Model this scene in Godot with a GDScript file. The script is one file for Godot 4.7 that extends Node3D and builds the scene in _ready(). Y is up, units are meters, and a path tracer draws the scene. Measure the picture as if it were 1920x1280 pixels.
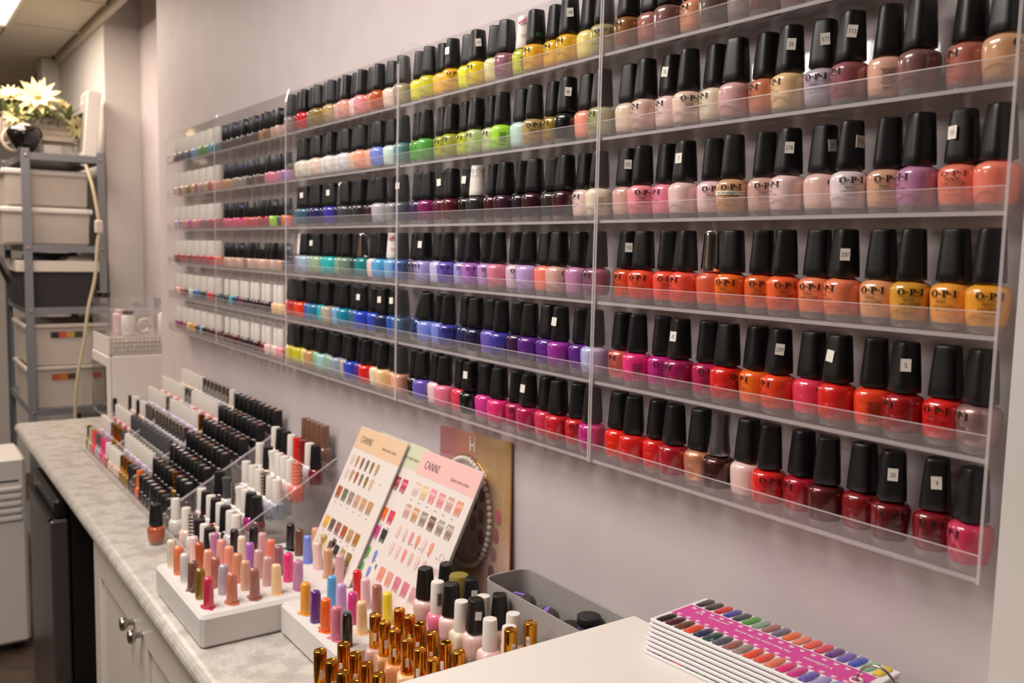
extends Node3D
# A nail salon's polish wall: five clear racks of bottles above a marble-look counter.
# World: wall with the racks is z = 0 (room towards +z), x runs along it, floor at y = 0, metres.

const PALETTE := "amber b5791f amber_brown 8a5a2b amber_orange f0a030 amber_yellow f2b840 apricot e8a06c beige_gold b89a66 black 0c0b0d blue 2a66b8 blue_teal 2c7aa0 blue_violet 3f3a9c bright_red d81f1c brown 6b3f2c brown_black 2a1a16 brown_red 5e1c1e brown_shimmer 4a201c burnt_coral dd6040 burnt_orange dc5f26 candy_pink f07a9a charcoal 2a2728 chartreuse c4c437 cobalt 2a4fb0 coral f2806a coral_shimmer e8736a cream e8d8bc cream_nude e6cdb4 cream_yellow e2d49a crimson a81428 dark_blue 1c3a66 dark_brown 3a2420 dark_grey 44424a dark_magenta a01a58 dark_maroon 3a1018 dark_navy 161a34 dark_plum 35182c dark_purple 3a1648 dark_red a01018 dark_red_black 320c12 dark_slate 333a48 dark_taupe 6a564c dark_teal 1a4648 dark_violet 3c2450 deep_red 7c0f18 dusty_pink d8a8a8 golden_yellow e8b228 green 4c9a30 grey 8a8684 grey_beige b8ac9c grey_blue 94a2b8 grey_green 748876 grey_mint 98b0a4 grey_olive 7c745c grey_purple 6a6078 grey_taupe 8c7c74 hot_pink e8307c indigo 2a2458 ink_navy 1a1a3c ink_plum 1e1224 ivory e4dccc khaki a89c5c khaki_beige b0925e khaki_gold a88c40 lavender a89cd8 lavender_blue b4b4e0 lavender_grey 9c98b4 leaf_green 5aa848 lemon_yellow e4dc38 light_blue 7cacdc light_pink efc6cc lilac c4a4dc lilac_grey b8aab8 lilac_orchid b48cc8 lilac_white ded6e0 magenta b8207c magenta_pink d83894 magenta_plum 7a1c54 magenta_purple 98309a maroon 521420 maroon_plum 581a34 maroon_red 6a0c16 mauve 94606c mauve_brown 7c5450 mauve_nude d4a69c mauve_pink c080a8 mauve_rose 96555c mint 8cc49c mint_white c0dcd0 mocha 7a5444 mustard dc9c34 navy 1e2a58 neon_lime a8e03c neon_yellow e8e81c nude_beige ecccb8 nude_pink e4bcb0 nude_tan d8a488 off_white e6e0da old_gold a08032 olive_gold 8c7434 olive_green a4a844 olive_lime a8ac28 olive_yellow ccc82c orange f06a1c orange_red ec4420 orchid b06cc0 pale_aqua a4ccc8 pale_green b8cc84 pale_lavender c4c0e4 pale_mauve dab8cc pale_mint cce4d4 pale_peach f0d0bc pale_pink f0ccc8 pale_sage c0c890 pale_yellow ecd880 peach f0a888 peach_beige e0bc98 peach_cream f4cc98 peach_ivory ecd4c0 peach_nude eab49c peach_pink e8a090 peach_shimmer e49878 peach_tan d8906c pearl_pink ecd8dc periwinkle 7c8cdc pink f088a0 pink_beige d8a8a0 pink_peach eca894 plum_mauve 8a5470 purple 5c2484 raspberry b01c50 raspberry_pink c83458 red c81c2c red_coral f0503c red_orange f05030 red_pink e43858 rose_pink dc7c94 rose_red d03454 rose_taupe a88480 rosy_brown a06458 royal_blue 2c48c0 rust b4552c rust_orange d04a28 sage a0b494 sage_green 84a888 sage_khaki a4a474 salmon f29880 salmon_orange ee8058 salmon_pink f4949c scarlet e4240c sheer_pink ecc8c0 silver_grey b4b2ba sky_blue 58a8dc sky_grey a4b8cc slate 4e5664 slate_teal 3c5e70 smoky_grey 8c8880 steel_blue 3c6488 steel_teal 5c8c94 tan c89868 tan_nude d4a078 tangerine f4a03c taupe a08c80 teal 1c8088 teal_blue 1c88a8 terracotta c87858 terracotta_rose b4685a turquoise 2cb4b8 violet 6c58b8 violet_blue 3c34a0 vivid_orange f4602c white_grey dcd8d4 yellow ecd028 yellow_green bcc434"
const RACK_X := [0.0000, -0.5245, -1.0758, -1.6167, -2.1458, -2.6524]
const RACK_ROWS := [
	[  # rack 1 counted from the white corner, top shelf first
		"-1390:mocha:b:- -1752:mauve_brown:b:- -2114:rosy_brown:b:- -2476:mauve:b:- -2838:brown:b:- -3200:grey_taupe:b:- -3562:dark_taupe:b:- -3924:peach_tan:b:L -4286:mauve_brown:b:- -4648:rosy_brown:b:R,s_101 -5010:amber_brown:b:L",
		"-235:tan_nude:b:R -597:terracotta_rose:b:L -1022:mauve_brown:b:- -1386:peach_nude:b:B -1748:mauve_rose:b:L,s113 -2110:lilac_grey:b:LC,s171 -2472:peach_cream:b:L,s20 -2834:terracotta:b:L -3196:dusty_pink:b:- -3558:cream:b:L -3920:nude_beige:b:C -4282:pale_pink:b:L,s78 -4644:nude_pink:b:L -5010:cream_nude:b:-",
		"-235:coral:b:- -597:coral:b:O,s_15 -959:mauve_pink:b:L -1321:nude_tan:b:C -1683:pearl_pink:b:C,s175 -2045:nude_pink:b:R,s21 -2426:pale_pink:b:L,s278 -2788:mauve_nude:b:C -3177:tan_nude:b:C,t -3539:light_pink:b:C -3924:sheer_pink:b:-,s7 -4286:pink:b:L -4648:salmon_pink:b:C -5010:mauve_nude:b:R,s155",
		"-235:amber_orange:b:C -597:tangerine:b:LC -959:mustard:b:C -1321:apricot:b:LC -1683:salmon_orange:b:L,s297 -2045:salmon_orange:b:LC -2407:vivid_orange:b:C -2769:burnt_orange:b:C -3131:orange:b:LC -3493:burnt_coral:c:- -3855:red_coral:b:L -4217:red_coral:b:C -4580:red_orange:b:LC -4942:rust_orange:b:L,s135",
		"-235:rose_taupe:b:L -597:bright_red:b:LC -959:dark_red:b:L,s5 -1321:orange_red:b:B -1683:bright_red:b:-,s_ -2045:red_pink:b:R -2416:orange_red:b:L,s291 -2778:orange:b:L -3141:bright_red:b:R -3503:raspberry:b:C -3895:dark_magenta:b:L,s25 -4257:magenta:b:C -4636:hot_pink:b:B -4998:coral_shimmer:b:L",
		"-240:raspberry_pink:b:L -623:deep_red:b:C,s1 -1018:maroon_red:b:C,s30 -1380:deep_red:b:- -1742:brown_red:b:- -2104:crimson:b:L -2476:bright_red:b:C -2838:sheer_pink:b:R -3200:brown_shimmer:m:- -3562:peach_shimmer:b:- -3924:crimson:b:- -4286:bright_red:b:- -4648:bright_red:b:- -5010:scarlet:b:R",
	],
	[  # rack 2 counted from the white corner, top shelf first
		"-5480:khaki:b:C -5842:pale_yellow:b:- -6211:golden_yellow:b:L,s198 -6595:golden_yellow:b:L -6985:golden_yellow:g:L -7368:chartreuse:p:B -7730:mauve:b:- -8119:cream_yellow:b:- -8529:yellow:b:L,s192 -8893:neon_yellow:b:- -9290:golden_yellow:b:C,s_ -9687:amber_yellow:b:- -10049:olive_yellow:b:- -10498:lemon_yellow:b:-",
		"-5480:sage_khaki:b:L -5842:salmon:b:R -6204:black:b:-,s48 -6586:khaki_gold:b:L -6968:khaki_beige:b:C -7368:mint_white:b:R -7799:neon_lime:b:B -8161:pale_sage:b:L -8523:pale_green:b:L -8920:yellow_green:b:L -9282:olive_green:b:L -9658:olive_lime:b:L -10131:leaf_green:b:- -10493:green:b:-",
		"-5480:cream:b:B -5842:pale_pink:b:L -6204:dark_maroon:b:- -6566:charcoal:b:- -6928:dark_red_black:b:- -7313:ink_plum:b:- -7678:dark_plum:b:- -8074:dark_maroon:b:- -8469:charcoal:w:- -8831:black:b:-,s_ -9245:maroon:b:- -9647:maroon_plum:b:-,s_ -10049:magenta_plum:b:- -10468:dark_violet:b:-",
		"-5480:plum_mauve:b:L -5949:mauve_pink:b:R -6311:pink_beige:b:R -6673:coral:b:R -7035:lilac:b:- -7425:pale_mauve:b:C -7828:rose_pink:b:- -8219:lilac_orchid:b:C -8581:orchid:b:C -8943:lavender:b:C -9367:violet:b:C -9729:pale_lavender:b:- -10154:lavender:b:L,s_ -10523:grey_purple:b:L",
		"-5480:lavender_blue:b:- -5842:purple:b:- -6226:magenta_purple:b:-,s_ -6592:purple:b:R -6954:purple:b:- -7353:dark_purple:b:- -7715:blue_violet:b:- -8077:violet:b:- -8439:ink_navy:b:- -8801:navy:b:- -9303:blue_violet:b:C -9665:periwinkle:b:- -10027:periwinkle:b:- -10457:dark_blue:b:-,tilt",
		"-5480:magenta:b:- -5868:red:b:C -6230:red:b:R -6592:rose_red:b:- -6955:raspberry:b:-,s_ -7344:raspberry:b:C -7736:hot_pink:b:- -8209:magenta_pink:b:R -8580:black:b:-,s_ -8942:red_pink:b:- -9398:candy_pink:b:- -9761:pale_pink:b:- -10161:violet:b:- -10523:black:b:-",
	],
	[  # rack 3 counted from the white corner, top shelf first
		"-11011:taupe:b:- -11552:pale_peach:b:- -11951:rust:b:- -12312:terracotta:b:- -12674:salmon_pink:b:- -13036:pale_pink:b:- -13398:peach_pink:b:- -13760:pink_beige:b:- -14122:beige_gold:b:- -14484:old_gold:b:- -14846:olive_gold:b:- -15208:grey_olive:b:- -15570:red:b:- -15932:dark_red:b:-",
		"-10993:steel_teal:b:- -11532:pale_mint:b:- -11938:periwinkle:b:- -12300:pink_peach:b:- -12665:peach:b:- -13036:peach_beige:b:- -13398:lilac_white:b:- -13760:white_grey:b:- -14122:off_white:b:- -14484:white_grey:b:- -14846:peach_ivory:b:- -15208:ivory:b:- -15570:ivory:b:- -15932:cream:b:-",
		"-10993:slate:b:-,s_ -11427:grey:b:- -11864:silver_grey:b:- -12312:dark_plum:b:- -12674:charcoal:b:- -13036:charcoal:b:- -13398:dark_grey:b:- -13760:dark_navy:c:- -14122:violet_blue:b:-,s_ -14484:indigo:b:- -14846:indigo:b:- -15208:navy:b:- -15570:slate_teal:b:-,s_ -15932:steel_blue:b:-",
		"-10993:blue:b:C -11474:light_blue:p:- -11836:sky_blue:b:- -12198:pale_pink:b:- -12590:teal:c:- -12981:dark_teal:b:- -13361:grey_green:b:- -13754:sage_green:b:- -14122:turquoise:b:- -14484:turquoise:b:- -14846:sage:b:- -15208:grey_mint:b:-,s_ -15570:sky_grey:b:- -15932:lavender_grey:u:-",
		"-10993:steel_blue:b:- -11355:cobalt:b:-,s_ -11717:navy:b:-,s_ -12173:royal_blue:b:- -12625:royal_blue:b:-,s_ -13020:steel_blue:b:- -13456:teal_blue:b:- -13854:light_blue:b:- -14267:grey_beige:b:- -14637:turquoise:b:- -15019:blue_teal:b:- -15382:blue:b:- -15819:orange_red:b:-",
		"-10994:peach:b:- -11347:tan:b:- -11700:peach_cream:b:- -12053:cream:b:- -12406:bright_red:b:- -12758:purple:b:- -13111:royal_blue:b:- -13464:grey_beige:b:- -13816:grey_blue:b:- -14169:sage:b:- -14522:pale_aqua:b:- -14874:mint:b:- -15227:tan:b:- -15580:pale_yellow:b:- -15933:olive_yellow:b:-",
	],
	[  # rack 4 counted from the white corner, top shelf first
		"-16402:smoky_grey:b:- -16726:mauve_nude:k:- -17134:nude_pink:k:- -17543:nude_tan:k:- -17951:amber_brown:k:- -18359:amber:k:- -18768:brown_black:k:- -19176:dark_brown:k:- -19584:brown_black:k:- -19993:dark_brown:k:- -20401:dark_brown:k:- -20809:dark_brown:k:- -21218:dark_brown:k:-",
		"-16726:orchid:k:- -17134:mauve_pink:k:- -17543:candy_pink:k:- -17951:rose_pink:k:- -18359:maroon:k:- -18768:brown:k:- -19176:dark_plum:k:- -19584:smoky_grey:k:- -19993:taupe:k:- -20401:taupe:k:- -20809:tan:k:- -21218:tan:k:-",
		"-16726:orange:k:- -17134:black:k:- -17543:neon_lime:k:- -17951:crimson:k:- -18359:crimson:k:- -18768:red:k:- -19176:red:k:- -19584:red_pink:k:- -19993:hot_pink:k:- -20401:hot_pink:k:- -20809:hot_pink:k:- -21218:red_pink:k:-",
		"-16726:grey_purple:k:- -17134:nude_tan:k:- -17543:nude_pink:k:- -17951:nude_tan:k:- -18359:nude_pink:k:- -18768:nude_tan:k:- -19176:nude_pink:k:- -19584:rosy_brown:k:- -19993:nude_pink:k:- -20401:nude_tan:k:- -20809:nude_pink:k:- -21218:nude_tan:k:-",
		"-16402:bright_red:b:- -16726:peach_cream:w2:- -17134:peach_cream:w2:- -17543:peach_cream:w2:- -17951:black:w2:- -18359:dark_maroon:w2:- -18768:dark_maroon:w2:- -19176:dark_plum:w2:- -19584:dark_plum:w2:- -19993:magenta_plum:w2:- -20401:navy:w2:- -20809:turquoise:w2:- -21218:dark_slate:w2:-",
		"-16402:yellow:b:- -16726:brown_red:w2:- -17134:salmon_pink:w2:- -17543:pale_pink:w2:- -17951:pale_pink:w2:- -18359:deep_red:w2:- -18768:dark_maroon:w2:- -19176:ink_plum:w2:- -19584:dark_plum:w2:- -19993:dark_plum:w2:- -20401:brown_red:w2:- -20809:maroon:w2:- -21218:maroon:w2:-",
	],
	[  # rack 5 counted from the white corner, top shelf first
		"-21859:teal:w2:- -22204:teal_blue:w2:- -22549:turquoise:w2:- -22894:green:w2:- -23239:green:w2:- -23584:leaf_green:w2:- -23929:light_blue:w2:- -24274:sky_blue:w2:- -24619:navy:w2:- -24964:blue:w2:- -25309:navy:w2:- -25654:navy:w2:- -25989:black:w2:- -26289:black:w2:-",
		"-21859:salmon:w2:- -22204:salmon_pink:w2:- -22549:rust:w2:- -22894:peach_beige:w2:- -23239:tan:w2:- -23584:lilac:w2:- -23929:rust:w2:- -24274:nude_pink:w2:- -24619:old_gold:w2:- -24964:old_gold:w2:- -25309:nude_pink:w2:- -25654:maroon:w2:- -25989:pink_beige:w2:- -26289:olive_gold:w2:-",
		"-21859:raspberry:w2:- -22204:raspberry:w2:- -22549:crimson:w2:- -22894:steel_blue:w2:- -23239:raspberry:w2:- -23584:rosy_brown:w2:- -23929:rose_pink:w2:- -24274:rose_pink:w2:- -24619:magenta:w2:- -24964:rose_pink:w2:- -25309:rose_pink:w2:- -25654:dark_plum:w2:- -25989:lavender:w2:- -26289:rose_pink:w2:-",
		"-21859:red_orange:w2:- -22204:bright_red:w2:- -22549:red:w2:- -22894:crimson:w2:- -23239:crimson:w2:- -23584:crimson:w2:- -23929:raspberry:w2:- -24274:crimson:w2:- -24619:deep_red:w2:- -24964:crimson:w2:- -25309:crimson:w2:- -25654:crimson:w2:- -25989:crimson:w2:- -26289:deep_red:w2:-",
		"-21859:dark_slate:w2:- -22204:charcoal:w2:- -22549:bright_red:w2:- -22894:rosy_brown:w2:- -23239:charcoal:w2:- -23584:dark_teal:w2:- -23929:blue:w2:- -24274:blue:w2:- -24619:pale_mint:w2:- -24964:dark_slate:w2:- -25309:mauve:w2:- -25654:red:w2:- -25989:cream:w2:- -26289:orange:w2:-",
		"-21859:brown_red:w2:- -22204:maroon:w2:- -22549:maroon:w2:- -22894:brown_black:w2:- -23239:black:w2:- -23584:sky_grey:w2:- -23929:dark_teal:w2:- -24274:mustard:w2:- -24619:mustard:w2:- -24964:cream:w2:- -25309:rosy_brown:w2:- -25654:dark_plum:w2:- -25989:magenta:w2:- -26289:slate:w2:-",
	],
]
const TRAY_MIX := "0:-17000:W 0:-16137:W 0:-15601:S 0:-15085:K 0:-14745:W 0:-14390:K 0:-14050:F 1:-16430:W 1:-16090:K 1:-15750:W 1:-15410:K 1:-15070:W 1:-14730:K 1:-14390:W 1:-14050:W 2:-16520:K 2:-15981:G 2:-15410:S 2:-15070:F 2:-14730:W 2:-14390:K 2:-14050:K 3:-15962:W 3:-15501:W 3:-15106:W 3:-14730:S 3:-14390:W 3:-14050:B 4:-16271:W 4:-15750:K 4:-15410:F 4:-15070:W 4:-14730:W 4:-14390:W 4:-14050:O 5:-16430:W 5:-16090:K 5:-15750:K 5:-15410:W 5:-15070:R 5:-14730:M 5:-14390:W 5:-14050:K"
const FOAM_CAPS := "-13450:3840:cream:1 -12987:3840:salmon_orange:1 -12524:3840:white_grey:1 -12061:3840:mocha:1 -11598:3840:old_gold:1 -11135:3840:rose_red:1 -13450:3445:pale_pink:1 -12987:3445:rust:1 -12524:3445:peach:1 -12061:3445:terracotta_rose:1 -11598:3445:lilac_grey:1 -11135:3445:terracotta:1 -13450:3050:mauve_pink:1 -12987:3050:peach_pink:1 -12524:3050:salmon:1 -12061:3050:peach_tan:1 -11598:3050:nude_tan:1 -11135:3050:rosy_brown:1 -13450:2655:black:1 -12987:2655:cream:1 -12524:2655:orchid:1 -12061:2655:pink_beige:1 -11598:2655:mauve_nude:1 -11135:2655:peach_cream:1 -13450:2260:black:1 -12987:2260:dusty_pink:1 -12524:2260:coral:1 -12061:2260:mauve:1 -11598:2260:hot_pink:1 -11135:2260:mauve_pink:1 -13257:1579:black:1 -12831:1561:brown:1 -12367:1572:periwinkle:1 -12752:1246:peach:1 -11907:1557:pale_pink:1 -12248:1259:beige_gold:1 -11439:1554:tan_nude:1 -11836:1217:black:1 -11051:1493:dusty_pink:1 -11434:1169:mustard:1 -11166:1055:deep_red:1 -10991:768:salmon_pink:1 -10037:2553:amber_orange:2 -9626:2554:purple:2 -9228:2549:orange:2 -8848:2544:rose_pink:2 -8487:2510:black:2 -10109:2062:sky_blue:2 -9688:2075:lilac:2 -9256:2082:magenta_pink:2 -8831:2104:peach_cream:2 -10136:1563:bright_red:2 -9720:1610:light_pink:2 -9334:1591:rosy_brown:2 -8950:1590:yellow:2 -10203:1107:dark_teal:2 -9801:1113:mint:2 -9588:996:taupe:2 -9664:799:leaf_green:2 -9283:1168:turquoise:2"

const ORD := ["first", "second", "third", "fourth", "fifth", "sixth", "seventh", "eighth", "ninth", "tenth", "eleventh", "twelfth", "thirteenth", "fourteenth", "fifteenth", "sixteenth"]
const EYE := Vector3(0.3833, 1.5667, 0.8188)
const CEIL := 2.515
const TOP := 0.90            # counter top

var used := {}
var colours := {}
var mats := {}
var meshes := {}
var rng := RandomNumberGenerator.new()


func _ready() -> void:
	rng.seed = 7
	# ---- camera -------------------------------------------------------------------------------
	var cam := Camera3D.new()
	cam.name = "camera"
	add_child(cam)
	cam.position = EYE
	cam.rotation = Vector3(deg_to_rad(-5.70776), deg_to_rad(54.98666), deg_to_rad(1.26426))
	var lens := CameraAttributesPhysical.new()
	lens.frustum_focal_length = 31.797
	lens.frustum_focus_distance = 1.08
	lens.exposure_aperture = 7.5
	lens.frustum_near = 0.05
	lens.frustum_far = 60.0
	cam.attributes = lens
	cam.fov = 41.3546
	cam.near = 0.05
	cam.far = 60.0
	cam.current = true
	# ---- air ----------------------------------------------------------------------------------
	var env := Environment.new()
	env.background_mode = Environment.BG_COLOR
	env.background_color = Color(0.02, 0.02, 0.02)
	env.tonemap_mode = Environment.TONE_MAPPER_LINEAR
	env.tonemap_exposure = 1.0
	env.sdfgi_enabled = true
	env.ssao_enabled = true
	env.ssil_enabled = true
	var we := WorldEnvironment.new()
	we.name = "environment"
	we.environment = env
	add_child(we)
	# ---- ceiling lights -----------------------------------------------------------------------
	for i in LIGHTS.size():
		ceiling_light(LIGHTS[i], LIGHT_LABELS[i], LIGHT_TINT[i])
	# ---- things -------------------------------------------------------------------------------
	palette()
	materials()
	room()
	counter()
	racks()
	trays()
	foam()
	front_bottles()
	swatch_boards()
	storage_box_and_book()
	far_corner()


# ================================ helpers ======================================================

func numbered(n: String) -> String:
	if not used.has(n):
		used[n] = 0
		return n
	used[n] += 1
	return "%s_%03d" % [n, used[n]]


func thing(n: String, label: String, category: String, at := Vector3.ZERO, turn := 0.0, group := "", kind := "") -> Node3D:
	var o := Node3D.new()
	o.name = numbered(n)
	add_child(o)
	o.position = at
	o.rotation.y = turn
	o.set_meta("label", label)
	if kind != "structure":
		o.set_meta("category", category)
	if group != "":
		o.set_meta("group", group)
	if kind != "":
		o.set_meta("kind", kind)
	return o


func part(parent: Node, n: String, mesh: Mesh, m: Material, at := Vector3.ZERO, rot := Vector3.ZERO, label := "") -> MeshInstance3D:
	var o := MeshInstance3D.new()
	o.name = n
	o.mesh = mesh
	o.material_override = m
	parent.add_child(o, true)
	o.position = at
	o.rotation = rot
	if label != "":
		o.set_meta("label", label)
	return o


func structure(n: String, mesh: Mesh, m: Material, label: String, at := Vector3.ZERO) -> MeshInstance3D:
	var o := part(self, n, mesh, m, at)
	o.set_meta("kind", "structure")
	o.set_meta("label", label)
	return o


func palette() -> void:
	var p := PALETTE.split(" ")
	for i in range(0, p.size(), 2):
		colours[p[i]] = Color.html(p[i + 1])


func mat(key: String, c: Color, rough := 0.5, metal := 0.0, coat := 0.0) -> StandardMaterial3D:
	if mats.has(key):
		return mats[key]
	var m := StandardMaterial3D.new()
	m.resource_name = key
	m.albedo_color = c
	m.roughness = rough
	m.metallic = metal
	if coat > 0.0:
		m.clearcoat_enabled = true
		m.clearcoat = coat
		m.clearcoat_roughness = 0.03
	mats[key] = m
	return m


func clear_mat(key: String, c: Color, rough := 0.04) -> StandardMaterial3D:
	var m := mat(key, c, rough)
	m.transparency = BaseMaterial3D.TRANSPARENCY_ALPHA
	return m


func polish(c: String) -> StandardMaterial3D:
	var key := "polish_" + c
	if mats.has(key):
		return mats[key]
	var m := mat(key, colours[c], 0.28, 0.0, 1.0)
	if c.ends_with("shimmer") or c in ["rose_taupe", "old_gold", "khaki_gold", "brown_red"]:
		m.metallic = 0.55
		m.roughness = 0.35
	return m


func noise_tex(seed_: int, freq: float, ramp: Array, size := 512, octaves := 4, kind := FastNoiseLite.TYPE_SIMPLEX_SMOOTH) -> NoiseTexture2D:
	var n := FastNoiseLite.new()
	n.seed = seed_
	n.noise_type = kind
	n.frequency = freq
	n.fractal_octaves = octaves
	var t := NoiseTexture2D.new()
	t.width = size
	t.height = size
	t.seamless = true
	t.noise = n
	if ramp.size() > 0:
		var g := Gradient.new()
		var offs := PackedFloat32Array()
		var cols := PackedColorArray()
		for r in ramp:
			offs.append(r[0])
			cols.append(r[1])
		g.offsets = offs
		g.colors = cols
		t.color_ramp = g
	return t


func tri(m: StandardMaterial3D, t: Texture2D, scale: float) -> void:
	m.albedo_texture = t
	m.uv1_triplanar = true
	m.uv1_world_triplanar = true
	m.uv1_scale = Vector3.ONE * scale


func materials() -> void:
	var w := mat("wall_paint", Color(1, 1, 1), 0.6)
	tri(w, noise_tex(3, 0.02, [[0.0, Color("cbbfc1")], [1.0, Color("d2c7c8")]]), 0.7)
	var wl := mat("white_wall_paint", Color(1, 1, 1), 0.55)
	tri(wl, noise_tex(5, 0.02, [[0.0, Color("d8d2cd")], [1.0, Color("dfd9d4")]]), 0.7)
	var tp := mat("taupe_wall_paint", Color(1, 1, 1), 0.6)
	tri(tp, noise_tex(6, 0.02, [[0.0, Color("8d7c6e")], [1.0, Color("958475")]]), 0.7)
	var c := mat("ceiling_tile", Color(1, 1, 1), 0.9)
	tri(c, noise_tex(11, 0.25, [[0.0, Color("c9bfae")], [0.5, Color("d6ccba")], [1.0, Color("dad1c0")]], 512, 3), 2.0)
	var f := mat("vinyl_floor", Color(1, 1, 1), 0.45)
	tri(f, noise_tex(12, 0.03, [[0.0, Color("4a3d33")], [1.0, Color("635143")]]), 0.8)
	var k := mat("marble_laminate", Color(1, 1, 1), 0.32)
	tri(k, noise_tex(21, 0.006, [[0.0, Color("a9a39d")], [0.38, Color("bab4ad")], [0.5, Color("c6c0b9")], [0.62, Color("cdc8c1")], [1.0, Color("bbb5af")]], 1024, 6), 2.2)
	k.detail_enabled = true
	k.detail_blend_mode = BaseMaterial3D.BLEND_MODE_MUL
	k.detail_albedo = noise_tex(22, 0.05, [[0.0, Color("e2dfdb")], [0.45, Color("ffffff")], [1.0, Color("fffdfa")]], 1024, 5)
	clear_mat("acrylic", Color(0.93, 0.91, 0.93, 0.022))
	clear_mat("acrylic_lip", Color(0.93, 0.90, 0.92, 0.045))
	clear_mat("acrylic_edge", Color(0.95, 0.91, 0.92, 0.30), 0.12)
	clear_mat("glass", Color(0.85, 0.83, 0.82, 0.16), 0.03)
	clear_mat("sleeve", Color(0.97, 0.96, 0.96, 0.05), 0.05)
	mat("black_cap", Color("131214"), 0.42)
	mat("white_cap", Color("e9e2da"), 0.38)
	mat("chrome_cap", Color("d8d8da"), 0.12, 1.0)
	mat("grey_metal_cap", Color("8a858e"), 0.3, 0.85)
	mat("gold_cap", Color("d9952f"), 0.13, 1.0)
	mat("dark_grey_cap", Color("4d4b50"), 0.5)
	mat("print_black", Color("17140f"), 0.6)
	mat("print_grey", Color("4a4440"), 0.6)
	mat("print_pink", Color("d6457c"), 0.6)
	mat("print_pink_pale", Color("d9a0ae"), 0.6)
	mat("print_green", Color("2d8a4c"), 0.6)
	mat("print_grey_light", Color("8d8790"), 0.6)
	mat("print_white", Color("f2ede8"), 0.6)
	mat("paper", Color("efe8dd"), 0.7)
	mat("white_plastic", Color("e6dfd8"), 0.4)
	mat("cream_plastic", Color("d3c8bd"), 0.45)
	mat("grey_plastic", Color("a39c98"), 0.5)
	mat("black_plastic", Color("121112"), 0.3)
	mat("steel", Color("6b676a"), 0.34, 0.8)
	mat("painted_steel", Color("85868b"), 0.5, 0.3)
	mat("nickel", Color("a9a29a"), 0.25, 1.0)
	mat("white_cabinet", Color("dfd7ce"), 0.4)
	mat("foam", Color("d6d0cc"), 0.85)


# ---- mesh building ----------------------------------------------------------------------------

func quad(st: SurfaceTool, a: Vector3, b: Vector3, c: Vector3, d: Vector3) -> void:
	# a, b, c, d clockwise as seen from the front
	var n := (c - a).cross(b - a).normalized()
	for p in [a, b, c, a, c, d]:
		st.set_normal(n)
		st.add_vertex(p)


func tri3(st: SurfaceTool, a: Vector3, b: Vector3, c: Vector3) -> void:
	var n := (c - a).cross(b - a).normalized()
	for p in [a, b, c]:
		st.set_normal(n)
		st.add_vertex(p)


func start() -> SurfaceTool:
	var st := SurfaceTool.new()
	st.begin(Mesh.PRIMITIVE_TRIANGLES)
	return st


func add_box(st: SurfaceTool, c: Vector3, s: Vector3, bevel := 0.0, xf := Transform3D.IDENTITY) -> void:
	# a box with chamfered edges
	var h := s / 2.0
	var b := minf(bevel, minf(h.x, minf(h.y, h.z)) * 0.95)
	var faces := [[0, 1, 2], [1, 2, 0], [2, 0, 1]]
	var pt := func(ax: int, sg: Array) -> Vector3:
		var v := Vector3.ZERO
		for i in 3:
			v[i] = sg[i] * (h[i] if i == ax else h[i] - b)
		return xf * (c + v)
	for f in faces:
		for s0 in [-1, 1]:
			var q := []
			for uv in [[-1, -1], [-1, 1], [1, 1], [1, -1]]:
				var sg := [0, 0, 0]
				sg[f[0]] = s0
				sg[f[1]] = uv[0]
				sg[f[2]] = uv[1]
				q.append(pt.call(f[0], sg))
			if s0 > 0:
				quad(st, q[0], q[1], q[2], q[3])
			else:
				quad(st, q[3], q[2], q[1], q[0])
	if b <= 0.0:
		return
	for f in faces:
		var i: int = f[0]
		var j: int = f[1]
		var k: int = f[2]
		for si in [-1, 1]:
			for sj in [-1, 1]:
				var lo := [0, 0, 0]
				lo[i] = si
				lo[j] = sj
				lo[k] = -1
				var hi := lo.duplicate()
				hi[k] = 1
				var a: Vector3 = pt.call(i, lo)
				var b2: Vector3 = pt.call(i, hi)
				var c2: Vector3 = pt.call(j, hi)
				var d: Vector3 = pt.call(j, lo)
				if si * sj > 0:
					quad(st, a, b2, c2, d)
				else:
					quad(st, d, c2, b2, a)
	for sx in [-1, 1]:
		for sy in [-1, 1]:
			for sz in [-1, 1]:
				var sg := [sx, sy, sz]
				var a: Vector3 = pt.call(0, sg)
				var b3: Vector3 = pt.call(1, sg)
				var c3: Vector3 = pt.call(2, sg)
				if sx * sy * sz > 0:
					tri3(st, a, c3, b3)
				else:
					tri3(st, a, b3, c3)


func box_mesh(s: Vector3, bevel := 0.0) -> ArrayMesh:
	var key := "box%s_%s" % [s, bevel]
	if not meshes.has(key):
		var st := start()
		add_box(st, Vector3.ZERO, s, bevel)
		meshes[key] = st.commit()
	return meshes[key]


func span(a: Vector3, b: Vector3, bevel := 0.0) -> ArrayMesh:
	# a box between two corners, in the parent's own axes
	var st := start()
	add_box(st, (a + b) / 2.0, (b - a).abs(), bevel)
	return st.commit()


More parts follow.
